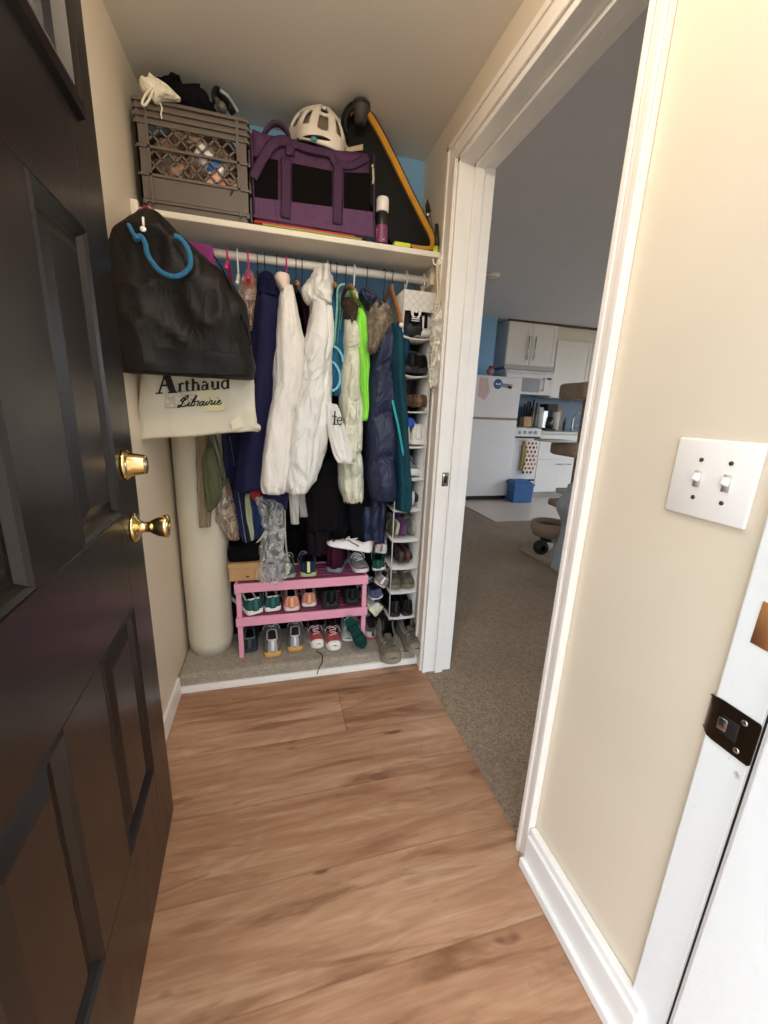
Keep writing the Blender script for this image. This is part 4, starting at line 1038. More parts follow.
# cardboard box with a black bag on it
CARD = M('tan_cardboard', '#b58f62', .8, var=.06, vscale=12)
t = Thing('cardboard_box', 'low tan cardboard shoe box on the left end of the rack top', 'box', (-.125, 1.8, t1z))
bx0, bx1 = fx(229, 578, 1.72), fx(262, 575, 1.72)
t.part('box_body', G().box(bx0, bx1, 1.725, 1.90, t1z, t1z + .078), CARD, bevel=.002, smooth=False)
t.part('lid', G().box(bx0 - .003, bx1 + .003, 1.722, 1.903, t1z + .058, t1z + .082), CARD, bevel=.002, smooth=False)
t.part('printed_mark', G().box(fx(246, 577, 1.72), fx(249, 577, 1.72), 1.7243, 1.7252, t1z + .016, t1z + .023), M('brown_ink', '#4b3420', .8), smooth=False)
g = G().box(bx0 - .004, bx1 - .005, 1.735, 1.90, t1z + .083, t1z + .150)
one('folded_bag', g, BLACKC, 'folded black cloth bag lying on the cardboard box', 'bag', bevel=.014)
# pile between rack and organizer -------------------------------------------------
PG = 'shoes piled between rack and organizer'
shoe('white sneaker with dusty rose patches lying on top of the pile, toe left', (fx(371, 551, 1.70), 1.70, .558), rot=(.10, .25, 1.25), kind='flat', sole='#ecebe9', upper='#e6e4e2', collar='#d9d5d3', stripe='#a8747a', laces='#e4e2df', tab='#a8747a', scale=.80, group=PG)
shoe('white sneaker with rose heel standing behind the top of the pile, near the organizer', (fx(380, 553, 1.80), 1.79, .515), rot=(.25, .1, -.2), kind='flat', sole='#ebe9e6', upper='#e2dfdc', collar='#cfcac8', stripe='#a8747a', laces='#e4e2df', tab='#a8747a', scale=.80, group=PG)
shoe('dark green sneaker with white toe wedged under the white ones', (fx(378, 567, 1.74), 1.72, .455), rot=(.05, -.15, -.25), kind='flat', sole='#d9dcd6', upper='#1e4a3c', collar='#17382f', laces='#c9ccc6', tab='#2a5a49', scale=.82, group=PG)
shoe('grey and blush sneaker on its side beside the rack top', (fx(378, 582, 1.72), 1.70, .385), rot=(.0, .55, -.30), kind='flat', sole='#c9b4b0', upper='#857f80', collar='#a8a0a0', laces='#d6d2d0', tab='#e4e1de', scale=.80, group=PG)
shoe('slate blue canvas sneaker with white laces below the grey and blush one', (fx(377, 596, 1.72), 1.70, .315), rot=(.1, -.15, .15), kind='flat', sole='#c7c9cc', upper='#4a5474', collar='#39415c', laces='#d9dade', tab='#4a5474', scale=.82, group=PG)
shoe('white running shoe with yellow-green sole lines low in the pile', (fx(372, 610, 1.71), 1.70, .24), rot=(.1, .9, .15), kind='low', sole='#cfd4b4', upper='#c6c4bd', collar='#8d8d88', laces='#c9cbc0', stripe='#b7c470', tab='#c8cc9a', scale=.78, group=PG)
shoe('black shoe low in the pile beside the right rack leg', (fx(381, 622, 1.72), 1.72, .175), rot=(.05, -.2, .25), kind='low', upper='#121113', sole='#1c1b1d', collar='#0f0f10', laces='#2b2a2c', scale=.88, group=PG)
shoe('white and red sneaker on the carpet behind the right rack leg', (fx(372, 642, 1.74), 1.73, fz), .2, kind='low', upper='#c9c2be', sole='#b84a50', collar='#5a5254', laces='#cfcac6', tab='#3b3336', scale=.78, group=PG)
# hiking boots in front ------------------------------------------------------------
hik = dict(name='hiking_boot', upper='#6f6455', sole='#8b8270', collar='#57504a', laces='#4b4843', lining='#1d1a1a', tab='#5a5248', stripe='#8a8071', toe='#7d7362', tongue='#5f574d')
shoe('brown-grey hiking boot with toe over the step edge, left and nearest', (fx(390, 640, 1.62), 1.752, SZ + .003), PI - .06, 'hiker', group='hiking boots', scale=.92, **hik)
shoe('brown-grey hiking boot beside the right wall, right one of the pair', (fx(411, 630, 1.66), 1.800, SZ + .003), PI + .03, 'hiker', group='hiking boots', scale=.9, **dict(hik, upper='#665f58'))
shoe('dusty brown walking shoe tipped up behind the left hiking boot', (fx(373, 640, 1.74), 1.765, .105), rot=(.95, -.25, .1), kind='low', name='walking_shoe', upper='#6a5f50', sole='#857a68', collar='#57504a', laces='#4b4843', tab='#6a5f50', scale=.85)
g = G().tube(smooth_path([(.578, 1.80, .10), (.606, 1.74, .11), (.632, 1.66, .09), (.636, 1.60, .088), (.600, 1.592, .087), (.56, 1.60, .087)], 6), .0035, 7)
one('cord', g, M('dark_grey_cord', '#4a4948', .7), 'dark grey loop of cord on the carpet beside the right hiking boot', 'cord')

# ------------------------------------------------------------------ hanging organizer
OF, OB = 1.69, 1.94
OX0, OX1 = .512, .648
zs = []
for py in (336, 374, 411, 446.5, 479, 510, 540, 567, 591, 617):
    zs.append(at(418, py, OF).z)
ztop = at(418, 291, OF).z
ORG = M('white_nonwoven_fabric', '#dcd9d2', .85, var=.05, bump=.3, bscale=90)
k = NB('white_lattice_print', .85); X, Y, Z = k.xyz()[:3]
f1 = k.math('FRACT', k.math('MULTIPLY', k.math('ADD', X, Z), 32)); f2 = k.math('FRACT', k.math('MULTIPLY', k.math('SUBTRACT', X, Z), 32))
k.col(k.mix(k.math('MAXIMUM', k.math('LESS_THAN', f1, .14), k.math('LESS_THAN', f2, .14)), '#dfdcd6', '#cbc7bf'))
t = Thing('hanging_organizer', 'tall white fabric shoe organizer hanging from the rod at the right of the closet', 'shoe organizer', ((OX0 + OX1) / 2, (OF + OB) / 2, zs[-1]))
t.part('top_panel', G().box(OX0, OX1, OF - .003, OF + .001, ztop - .075, ztop), k.m, smooth=False)
t.part('top_shelf', G().box(OX0, OX1, OF, OB, ztop - .004, ztop), ORG, smooth=False)
def sag(z0, s, th=.006):
    P = [[(OX0 + (OX1 - OX0) * i / 8, y, z0 - s * (1 - (i / 4 - 1) ** 2)) for i in range(9)] for y in (OF, OF + .08, OB)]
    g = G().grid(P); return g
for i, z in enumerate(zs):
    t.part('shelf', sag(z, (.010 if i < 2 else .004)), ORG, solid=.006)
for x, nme in ((OX0, 'side_panel'), (OX1 - .002, 'side_panel')):
    g = G()
    zz = [ztop] + zs
    if x == OX0: zz = zz[:4]
    rs_ = []
    for q in range(len(zz) - 1):
        for f in (0, .5): rs_.append((zz[q] + (zz[q + 1] - zz[q]) * f, .006 * (f > 0)))
    rs_.append((zz[-1], 0))
    g.grid([[(x + (b if x == OX0 else -b), y, z_) for y in (OF, OB)] for z_, b in rs_])
    t.part(nme, g, ORG, solid=.0025)
    for yy_ in (OF - .001, OB - .002): t.part('edge_binding', G().tube([(x, yy_, ztop), (x, yy_, zs[-1])], .0028, 6), ORG)
t.part('back_panel', G().box(OX0, OX1, OB, OB + .002, zs[-1], ztop), M('shaded_nonwoven_back', '#6c6964', .9, var=.08), smooth=False, label='back panel greyed for the shade inside')  # fabric greyed here, the shade inside the organizer is in its colour
for x in (OX0 + .03, OX1 - .03):
    t.part('hanging_strap', G().tube(smooth_path([(x, RY, ztop), (x, RY - .018, RZ - .01), (x, RY - .018, RZ + .008), (x, RY, RZ + .019), (x, RY + .018, RZ + .008), (x, RY + .018, RZ - .01), (x, RY + .004, ztop)], 4), .004, 6, flat=(2.4, .5), up=(1, 0, 0)), ORG)


def oz(i, s=.010): return zs[i] - s * .6 + .012


xa, xb = OX0 + .040, OX1 - .040
GO = 'shoes in the hanging organizer'
# top compartment: black sneaker with white leaf mark, white one with black heel
sh = shoe('black sneaker with a white three-leaf mark, in the top compartment of the organizer', (OX0 + .052, OF + .006, oz(0)), 0, 'chunky', upper='#121214', sole='#1a1a1c', collar='#0f0f10', laces='#1a1a1b', scale=1.05)
g = G()
for a in (-.75, 0, .75):
    P = [(-.0085, 0), (-.0065, .010), (0, .020), (.0065, .010), (.0085, 0), (0, -.003)]
    P = [(x * math.cos(a) + (z + .004) * math.sin(a), (z + .004) * math.cos(a) - x * math.sin(a)) for x, z in P]
    g.prism([(x * 1.3, -.0125, .060 + z * 1.25) for x, z in P], (0, .006, 0))
for z in (.046, .053): g.box(-.016, .016, -.0125, -.006, z, z + .0028)
sh.part('leaf_mark', g, M('white_leaf_print', '#e8e6e6', .6, var=.02), smooth=False, label='white leaf mark')
shoe('white sneaker with a black heel patch, right one in the top compartment', (OX1 - .034, OF + .012, oz(0)), -.03, 'low', upper='#e3dfda', sole='#e8e5e0', collar='#cfcac4', tab='#141314', laces='#e0ddd8', scale=.95)
shoe('black ankle boot lying in the second compartment of the organizer', (OX0 + .052, OF + .010, oz(1)), 0, 'low', name='boot', upper='#19191b', sole='#232326', collar='#3c3d40', laces='#222', tab='#2b2c2f', scale=1.05)
shoe('black boot with grey band, right one in the second compartment', (OX1 - .040, OF + .02, oz(1)), -.02, 'low', name='boot', upper='#141415', sole='#2c2d30', collar='#55565a', laces='#222', stripe='#55565a', scale=.98)
for i_, (x, c, lb) in enumerate(((xa - .018, '#5a4232', 'dark brown'), (xa + .026, '#8d6a50', 'tan brown'), (xb + .010, '#6b5a44', 'olive brown'))):
    shoe(lb + ' leather shoe stood on its side in the third compartment of the organizer', (x, OF + .012, oz(2) + .036), rot=(0, PI / 2 - .05, 0), kind='slim', name='leather_shoe', upper=c, sole='#4a3626', collar=c, laces=None, scale=.82)
shoe('bright blue rubber slipper on top of the white shoes in the fourth compartment', (xa + .02, OF + .02, oz(3) + .072), rot=(.04, 0, -.2), kind='flat', name='slipper', upper='#2f5fc8', sole='#2448a0', collar='#2f5fc8', laces=None, scale=.62)
shoe('white sneaker under the blue slipper, left in the fourth compartment', (xa - .004, OF + .006, oz(3)), 0, 'tall', upper='#dedad2', sole='#e6e3dd', collar='#cfcbc4', laces='#dcd9d2', scale=.92, lining='#8d8880')
shoe('white sneaker right in the fourth compartment of the organizer', (xb + .004, OF + .006, oz(3)), 0, 'tall', upper='#e2ded6', sole='#eae7e1', collar='#cfcbc4', laces='#dcd9d2', scale=.92, lining='#8d8880')
shoe('white running shoe with loose laces, toe out in the fifth compartment', (xa + .022, OB - .005, oz(4)), PI + .12, 'chunky', upper='#d9dadc', sole='#e6e6e6', collar='#b9bcc2', laces='#eeeeee', stripe='#aab0b8', tongue='#c9ccd2', scale=.90, lining='#7d8088')
shoe('pale grey sneaker stood on its side in the sixth compartment of the organizer', (xb + .006, OF + .01, oz(5) + .044), rot=(0, -PI / 2, 0), kind='slim', upper='#bdbcba', sole='#e0dfdc', collar='#a9a7a4', laces='#ccc', scale=.98)
shoe('dark plum sneaker stood on its side left in the sixth compartment', (xa + .01, OF + .014, oz(5) + .044), rot=(0, PI / 2, 0), kind='slim', upper='#3b2c36', sole='#8d868a', collar='#3b2c36', laces='#776', scale=.95)
sandal('grey ribbed sandal standing on edge at the right of the seventh compartment', (xb + .022, OF + .01, oz(6) + .050), (0, -PI / 2, 0), c='#8a8680', s='#a9a59d', scale=.98)
sandal('purple strap sandal standing on edge in the seventh compartment', (xa + .032, OF + .006, oz(6) + .046), (0, -PI / 2 + .1, 0), c='#7d3f8a', s='#5a5560', scale=.9)
sandal('olive strap sandal standing on edge at the left of the seventh compartment', (xa - .008, OF + .006, oz(6) + .046), (0, -PI / 2 + .15, 0), c='#5e5a3a', s='#b4ad98', scale=.9)
shoe('dark brown shoe stood on its side left in the eighth compartment', (xa, OF + .008, oz(7) + .040), rot=(0, PI / 2 - .1, 0), kind='slim', upper='#2e2622', sole='#3d332c', collar='#2e2622', laces='#3a322c', scale=.88)
shoe('dark brown shoe with red-brown edge right in the eighth compartment', (xb, OF + .008, oz(7) + .040), rot=(0, -PI / 2 + .1, 0), kind='slim', upper='#372a26', sole='#5c3730', collar='#372a26', laces='#3a322c', scale=.88)
oli = dict(upper='#5b5242', sole='#77705e', collar='#4a4438', laces='#a9a08c', tongue='#8a8270', stripe='#776d58', toe='#575040')
shoe('olive brown laced shoe, left of the pair in the ninth compartment', (xa - .006, OB - .005, oz(8)), PI, 'tall', group='olive shoes', scale=.96, **oli)
shoe('olive brown laced shoe, right of the pair in the ninth compartment', (xb + .004, OB - .005, oz(8)), PI, 'tall', group='olive shoes', scale=.96, **oli)
shoe('black shoe left in the tenth compartment of the organizer', (xa - .004, OF + .006, oz(9)), 0, 'tall', upper='#19181a', sole='#222', collar='#2a2a2c', laces='#333', tab='#3a3a3c', scale=.86)
shoe('black shoe right in the tenth compartment of the organizer', (xb + .004, OF + .006, oz(9)), 0, 'tall', upper='#1c1a1b', sole='#222', collar='#2a2a2c', laces='#333', tab='#2a2a2c', scale=.86)
# ------------------------------------------------------------------ things on the closet shelf
CR = M('grey_brown_crate_plastic', '#625850', .5, var=.06, vscale=8)
cx0, cx1, cy0, cy1, cz0, cz1 = -.396, -.064, 1.660, 1.930, SHZ + .001, SHZ + .302
t = Thing('milk_crate', 'grey-brown plastic milk crate at the left end of the closet shelf', 'crate', ((cx0 + cx1) / 2, (cy0 + cy1) / 2, cz0))


def crate_side(a, b, thick):
    """one side wall between base points a and b: ribs, lattice window, lower band; thick points inwards"""
    a, b, th = Vector(a), Vector(b), Vector(thick); L = (b - a).length; d = (b - a) / L; g = G()
    def pl(u0, u1, z0, z1, k0=0, k1=1):
        p = [a + d * u + Vector((0, 0, z)) for u, z in ((u0, z0), (u1, z0), (u1, z1), (u0, z1))]
        g.prism([q + th * k0 for q in p], th * (k1 - k0))
    H_ = cz1 - cz0
    pl(.0, L, .034, .098)                                   # lower band
    pl(.012, L - .012, .0, .034, 1.9, 3.2); pl(.004, L - .004, .026, .034, .5, 2.4); pl(.008, L - .008, .0, .008, 1.0, 3.2)                   # stepped base
    for u in (0, L - .032): pl(u, u + .032, .098, H_ - .06)
    for u in (.028, L - .036): pl(u, u + .008, .02, H_, -1.2, 0)
    for z in (.096, .172): pl(0, L, z, z + .007, -1.2, 0)
    for k in range(4): pl(0, L, H_ - .066 + k * .019, H_ - .057 + k * .019, -1.4 if k == 3 else -1.0, .6)
    pl(0, L, H_ - .066, H_, .6, 1)
    # diamond lattice
    w0, w1, z0, z1 = .034, L - .034, .100, H_ - .064; n = 13; st = (w1 - w0) / 6.5
    hh = z1 - z0
    for s in (1, -1):
        u = w0 - hh * 1.0
        while u < w1 + hh:
            p0, p1 = (u, z0), (u + hh * 1.0, z1)
            if s < 0: p0, p1 = (u + hh, z0), (u, z1)
            # clip to the window
            (ua, za), (ub, zb) = p0, p1
            def at_u(q): return za + (zb - za) * (q - ua) / (ub - ua)
            lo, hi = sorted((ua, ub)); lo2, hi2 = max(lo, w0), min(hi, w1)
            if hi2 - lo2 > .004:
                A, B = (lo2, at_u(lo2)), (hi2, at_u(hi2))
                g.beam(a + d * A[0] + Vector((0, 0, A[1])) + th * .5, a + d * B[0] + Vector((0, 0, B[1])) + th * .5, .0052, .0052, up=th.normalized())
            u += st
    return g


TH = .005
for nme, a, b, th in (('front_side', (cx0, cy0, cz0), (cx1, cy0, cz0), (0, TH, 0)), ('back_side', (cx1, cy1, cz0), (cx0, cy1, cz0), (0, -TH, 0)), ('left_side', (cx0, cy1, cz0), (cx0, cy0, cz0), (TH, 0, 0)), ('right_side', (cx1, cy0, cz0), (cx1, cy1, cz0), (-TH, 0, 0))):
    t.part(nme, crate_side(a, b, th), CR, smooth=False)
g = G()
for k in range(9): x = cx0 + .02 + k * (cx1 - cx0 - .046) / 8; g.box(x, x + .006, cy0 + .014, cy1 - .014, cz0 + .002, cz0 + .008)
for k in range(7): y = cy0 + .02 + k * (cy1 - cy0 - .046) / 6; g.box(cx0 + .014, cx1 - .014, y, y + .006, cz0 + .002, cz0 + .008)
t.part('base_grid', g, CR, smooth=False)
for x in (cx0 + .001, cx1 - .013):
    for y in (cy0 + .001, cy1 - .013): t.part('corner_post', G().box(x, x + .012, y, y + .012, cz0 + .02, cz1 - .001), CR, bevel=.003, smooth=False)


def blob(name, c, r, mat, label, cat, amp=.25, sc=3, R=None, n=28, k=18, lump=0, seed=0):
    g = G().ball(c, r, n, k, amp=amp, sc=sc, R=R)
    if lump: g.lump(lump, 22, seed)
    return one(name, g, mat, label, cat)


q_ = at(172, 100, 1.76); blob('black_jacket', q_, (.052, .08, .050), BLACKC, 'black knitted bundle piled on top of the crate, left of centre', 'clothing', lump=.018)
q_ = at(192, 110, 1.76); blob('black_hat', q_, (.082, .09, .046), fabric('black_fleece', '#141216', .95), 'black fleece hat on top of the crate behind the white cloth', 'hat', lump=.014, seed=4)
b = cloth([(76, 138, 152), (84, 136, 163), (93, 140, 178), (99, 150, 180), (104, 154, 160)], 1.645, .05, seed=70, wr=.014, ws=16, nv=34, bot=.15)
t = Thing('drawstring_bag', 'white cloth drawstring bag hanging over the front left rim of the crate', 'bag', base_at(b)); t.part('body', b, fabric('ivory_cotton', '#e5dfcb', .85, var=.03))
g = G().tube(smooth_path(pth(1.62, (152, 88), (146, 94), (142, 103), (145, 105), (150, 98), (153, 90)), 5), .0035, 6).tube(smooth_path(pth(1.625, (160, 103), (162, 108), (161, 114), (162, 119)), 5), .0022, 6)
t.part('drawstring', g, fabric('ivory_cord', '#e0dac8', .8))
g = G().tube(smooth_path([at(214, 102, 1.72), at(213, 94, 1.72), at(217, 91, 1.74), at(224, 98, 1.76), at(230, 107, 1.78), at(234, 113, 1.78)], 6), .010, 10, flat=(.5, 1.4))
t = Thing('goggles', 'dark goggles with pale rim sticking out of the crate at the right', 'goggles', base_at(g)); t.part('strap', g, BLACK)
g = G().tube(smooth_path([at(220, 90, 1.71), at(228, 96, 1.72), at(234, 105, 1.74), at(238, 112, 1.75)], 6), .005, 8, flat=(.7, 1.2)); t.part('rim', g, M('grey_green_rubber', '#8f9f9a', .5))
g = G().ball(at(222, 108, 1.72), (.016, .02, .016), 16, 10, amp=.1); t.part('lens', g, M('smoky_lens', '#5f5c58', .2))
IN = ((.32, .20, '#5c4a40', 'brown mesh bag with pink dots at the upper left inside the crate', (.06, .05, .06)), (.16, .23, '#4a3c34', 'brown knotted hair scarf under the crate rim, right of centre', (.075, .05, .05)), (.12, .10, '#2c2824', 'dark rolled cloth at the right inside the crate', (.05, .09, .09)), (.30, .13, '#4a3f38', 'brown knitted glove bundle inside the crate, upper left behind the lattice', (.075, .10, .065)), (.24, .235, '#50423a', 'grey-brown knit cap wedged under the white cloth inside the crate', (.085, .09, .05)), (.20, .17, '#6a5548', 'brown striped scarf bundled in the middle of the crate', (.085, .07, .055)),
      (.33, .06, '#1f1d1c', 'black cloth at the bottom left inside the crate', (.06, .09, .045)))
for dx, dz, c, lb, r in IN:
    blob('clothing_bundle', (-dx, 1.755, SHZ + dz), r, M('bundle_' + c[1:], c, .9, col2='#a07d68' if c != '#1f1d1c' else '#2a2625', vscale=26, thr=(.45, .6), bump=.5, bscale=60), lb, 'clothing', amp=.2, lump=.008)
g = G().lathe([(.036, 0), (.038, .004), (.038, .085), (.034, .092), (.018, .095), (.018, .11)], n=22); Rm = Matrix.Rotation(-.9, 3, 'Y')
for p in g.v: p[:] = Rm @ p + Vector((-.150, 1.705, SHZ + .150))
t = Thing('plastic_bottle', 'white plastic bottle lying tilted behind the crate lattice', 'bottle', (-.13, 1.70, SHZ + .10)); t.part('bottle_body', g, PLASTW)
g = G().lathe([(.0385, .012), (.0385, .04)], n=22, cap=False)
for p in g.v: p[:] = Rm @ p + Vector((-.150, 1.705, SHZ + .150))
t.part('label_band', g, M('bright_blue_label', '#2f66b0', .5))
g = G().box(-.20, -.105, 1.670, 1.705, SHZ + .095, SHZ + .135, R=Matrix.Rotation(.28, 3, 'Y'))
t = Thing('snack_box', 'salmon pink and white packet low behind the right side of the crate lattice', 'box', (-.14, 1.68, SHZ + .05)); t.part('packet', g, M('salmon_card', '#d07a5e', .6, col2='#e6b39a', vscale=40, thr=(.45, .6)), bevel=.004)
t.part('white_end', G().box(-.112, -.085, 1.668, 1.70, SHZ + .080, SHZ + .125, R=Matrix.Rotation(.28, 3, 'Y')), PLASTW, bevel=.004)
# purple pet carrier ---------------------------------------------------------------
PUR = fabric('purple_carrier_nylon', '#533552', .7, bs=90)
PURD = fabric('dark_purple_webbing', '#48304a', .7)
MESH = M('black_mesh_window', '#040303', .8, col2='#110c0a', vscale=240, thr=(.45, .55), spec=.1)
p0, p1 = -.052, .348; fy0, fy1 = 1.668, 1.93; pz0, pz1 = SHZ + .014, SHZ + .290
t = Thing('pet_carrier', 'purple soft-sided pet carrier with dark mesh windows in the middle of the shelf', 'pet carrier', ((p0 + p1) / 2, (fy0 + fy1) / 2, pz0))
def soft(x0, x1, y0, y1, z0, z1, amp=.004, n=14, e=.0, tilt=0):
    """box with dense faces so that it can sag"""
    bm = bmesh.new(); bmesh.ops.create_cube(bm, size=1); bmesh.ops.subdivide_edges(bm, edges=bm.edges[:], cuts=n, use_grid_fill=True)
    g = G(); bm.verts.ensure_lookup_table()
    for v in bm.verts:
        p = Vector((x0 + (x1 - x0) * (v.co.x + .5), y0 + (y1 - y0) * (v.co.y + .5), z0 + (z1 - z0) * (v.co.z + .5)))
        q = v.co * 2; rr = 1 - .02 * (abs(q.x) ** 6 * abs(q.z) ** 6)
        c = Vector(((x0 + x1) / 2, (y0 + y1) / 2, (z0 + z1) / 2)); p = c + (p - c) * rr
        p.z -= e * (1 - q.x ** 2) * (q.z > 0) * abs(q.z)
        p += noise.noise_vector(p * 14) * amp; p.z += tilt * (q.x) * (q.z * .5 + .5)
        g.v.append(p)
    for f in bm.faces: g.face([v.index for v in f.verts])
    bm.free(); return g
t.part('body', soft(p0, p1, fy0, fy1, pz0, pz1, .005, e=.018), PUR)
def panel(px0, px1, ptop, pbot, Y, th=.003):
    return G().prism([at(px0, pbot[0], Y), at(px1, pbot[1], Y), at(px1, ptop[1], Y), at(px0, ptop[0], Y)], (0, th, 0))
FY = fy0 - .006
t.part('mesh_window', panel(253, 278, (156, 160), (196, 200), FY), MESH, smooth=False)
t.part('mesh_window', panel(292, 332, (163, 171), (201, 206), FY), MESH, smooth=False)
t.part('mesh_window', panel(344, 370, (172, 173), (208, 211), FY), MESH, smooth=False)
for xa_, xb_ in ((281, 291), (333, 343)):
    w = (at(xb_, 190, FY).x - at(xa_, 190, FY).x) / 2
    xm = (xa_ + xb_) / 2
    g = G().tube(smooth_path([at(xm, 158 if xm < 300 else 163, FY - .004), at(xm, 190, FY - .005), at(xm - .5, 218 if xm < 300 else 224, FY - .004)], 6), w, 8, flat=(1, .12), up=(0, 1, 0)); t.part('webbing', g, PURD)
g = G().tube(smooth_path([at(253, 178, FY - .006), at(262, 160, FY - .008), at(274, 143, FY - .012), at(288, 142, FY), at(290, 155, FY - .004)], 6), .016, 8, flat=(1, .15), up=(0, 1, 0)); t.part('carry_handle', g, PURD)
g = G().tube(smooth_path([at(262, 138, FY + .03), at(270, 126, FY + .02), at(279, 124, FY + .02), (at(287, 132, FY + .03)), at(290, 142, FY + .02)], 6), .015, 8, flat=(.5, 1), up=(0, 1, 0)); t.part('carry_handle', g, PURD)
g = G().tube(smooth_path([at(290, 143, FY), at(310, 149, FY - .006), at(330, 154, FY - .004), at(336, 163, FY - .002), at(352, 165, FY - .004), at(368, 157, FY)], 6), .013, 8, flat=(1, .3), up=(0, 1, 0)); t.part('top_flap', g, PURD)
g = G().ball(at(372.5, 166, FY - .01), (.004, .004, .006), 8, 6).tube(pth(FY - .01, (373, 168), (373.5, 178), (373, 184)), .004, 8, flat=(1, .5)); t.part('zipper_pull', g, M('pale_zipper_tape', '#bdb29c', .6))
t.part('piping', G().tube(smooth_path(pth(FY + .002, (251, 134), (253, 175), (254, 214)), 5), .004, 6).tube(smooth_path(pth(FY + .002, (374, 154), (374, 200), (374, 240)), 5), .004, 6), PURD)
t.part('base_band', panel(253.5, 373, (197, 212), (217, 237), FY + .001, .004), fabric('lilac_carrier_nylon', '#5e3f5f', .7), smooth=False)
# folders under it
t = one('folder', G().box(-.052, .30, 1.642, 1.90, SHZ + .007, SHZ + .0125), M('red_folder_card', '#c2302a', .5, var=.05), 'red folder lying under the purple pet carrier', 'folder', bevel=.001)
t = one('folder', G().box(-.025, .325, 1.640, 1.90, SHZ + .0005, SHZ + .0065), M('olive_yellow_card', '#9ba03e', .55, var=.06), 'olive yellow folder beneath the red one on the shelf edge', 'folder', bevel=.001)
# bike helmet ---------------------------------------------------------------------
hc_ = at(320, 128, 1.74); HR = Matrix.Rotation(.12, 3, 'Y') @ Matrix.Rotation(.25, 3, 'X')
t = Thing('bike_helmet', 'cream white bike helmet lying on top of the purple pet carrier', 'helmet', (hc_.x, 1.79, SHZ + .28))
def hel(k=1, holes=False):
    g = G(); NU, NV = 40, 22; P = []
    for i in range(NV + 1):
        th = PI * .53 * i / NV; row = []
        for j in range(NU):
            a = 2 * PI * j / NU
            d = Vector((math.sin(th) * math.cos(a) * .112, math.sin(th) * math.sin(a) * .125, math.cos(th) * .122)) * k
            d += d.normalized() * (.006 * math.cos(a * 6) * math.sin(th) if holes else 0)
            row.append(HR @ d + Vector((hc_.x + .0, 1.775, SHZ + .318)))
        P.append(row)
    g.grid(P, wrap=True)
    if holes:
        keep = []
        for q, f in enumerate(g.f):
            i, j = divmod(q, NU); a = 2 * PI * (j + .5) / NU; u = (a / (2 * PI) * 10) % 1
            hole = (.20 < u < .80) and (4 <= i <= 9 or 11 <= i <= 16)
            if not hole: keep.append(f)
        g.f = keep; g.mi = [0] * len(keep)
    return g
t.part('shell', hel(1, True), M('cream_white_helmet_plastic', '#dcd3c6', .35, var=.03), solid=.012, sub=1)
t.part('liner', hel(.86), M('helmet_foam', '#6d5f54', .9), solid=.004)
g = G().tube(smooth_path([at(299, 140, 1.70), at(310, 137, 1.66), at(322, 138, 1.655), at(332, 143, 1.67)], 5), .008, 8, flat=(1.2, .5)); t.part('chin_strap', g, BLACK)
t.part('dial', G().ball(at(314, 139, 1.65), (.012, .006, .007), 10, 7), M('teal_dial', '#3f8e90', .5))
# racket case ------------------------------------------------------------------------
RBK = M('black_racket_case_nylon', '#080708', .6, var=.2, bump=.2, bscale=60, spec=.25)
RYE = M('amber_yellow_piping', '#c98f2c', .55, var=.12, vscale=14)
def cas(Y): return smooth_path(pth(Y, (345, 128), (349, 114), (358, 108), (368, 112), (379, 128), (394, 157), (408, 186), (422, 214), (433, 236), (434, 246), (428, 249), (410, 247), (392, 243), (376, 215), (358, 178), (347, 150)), 5, True)
t = Thing('racket_case', 'black racket case with amber yellow edge leaning against the pet carrier', 'racket case', at(428, 247, 1.76))
front = cas(1.735); back = [p + Vector((.012, .06, .004)) for p in front]
g = G().rings([[Vector((p.x, p.y + .006, p.z)) for p in front], front, back]); t.part('case_body', g, RBK, smooth='auto')
n_ = len(front); edge = front[5:56]
g = G(); rs = []
for k_, p in enumerate(edge):
    d = (edge[min(k_ + 1, len(edge) - 1)] - edge[max(k_ - 1, 0)]).normalized(); nn = -Vector((d.z, 0, -d.x)).normalized()
    w = .017 * (1 if 3 < k_ < 44 else .5)
    q = p - nn * -.000
    rs.append([q - nn * w + Vector((0, -.006, 0)), q + nn * .004 + Vector((0, -.004, 0)), q + nn * .006 + Vector((.0, .05, 0)), q - nn * w + Vector((0, .05, 0))])
g.rings(rs); t.part('yellow_edge', g, RYE, label='amber yellow edge band', smooth='auto')
t.part('edge_piping', G().tube([p + Vector((.005, -.001, .005)) for p in edge], .0028, 6), BLACK)
g = G().tube(smooth_path([at(346, 134, 1.70), at(344, 124, 1.69), at(346, 114, 1.68), at(351, 107, 1.67), at(357, 104, 1.67)], 5), .014, 8, flat=(1, .6)); t.part('shoulder_strap', g, RBK)
t = Thing('racket_grip', 'dark rounded racket handle end sticking up at the tip of the amber racket case', 'racket handle', at(361, 116, 1.665))
g = G().lathe([(.020, -.03), (.024, 0), (.032, .012), (.032, .026), (.022, .034), (.004, .036)], at(361, 113, 1.665), 'z', 16); t.part('grip', g, M('dark_grey_rubber_grip', '#3a3733', .6, var=.2, vscale=40))
g = G().lathe([(.0325, .012), (.0335, .016), (.0325, .020)], at(361, 113, 1.665), 'z', 16, cap=False); t.part('grip_ring', g, BLACK)
t = Thing('paper_tag', 'small cream paper tag between the helmet and the racket case', 'tag', at(355, 148, 1.70)); t.part('card', panel(346, 363, (148, 144), (152, 150), 1.70), M('cream_card', '#b9a988', .7), smooth=False); t.part('tag_string', G().tube(pth(1.70, (346, 150), (343, 146)), .001, 5), BLACK)
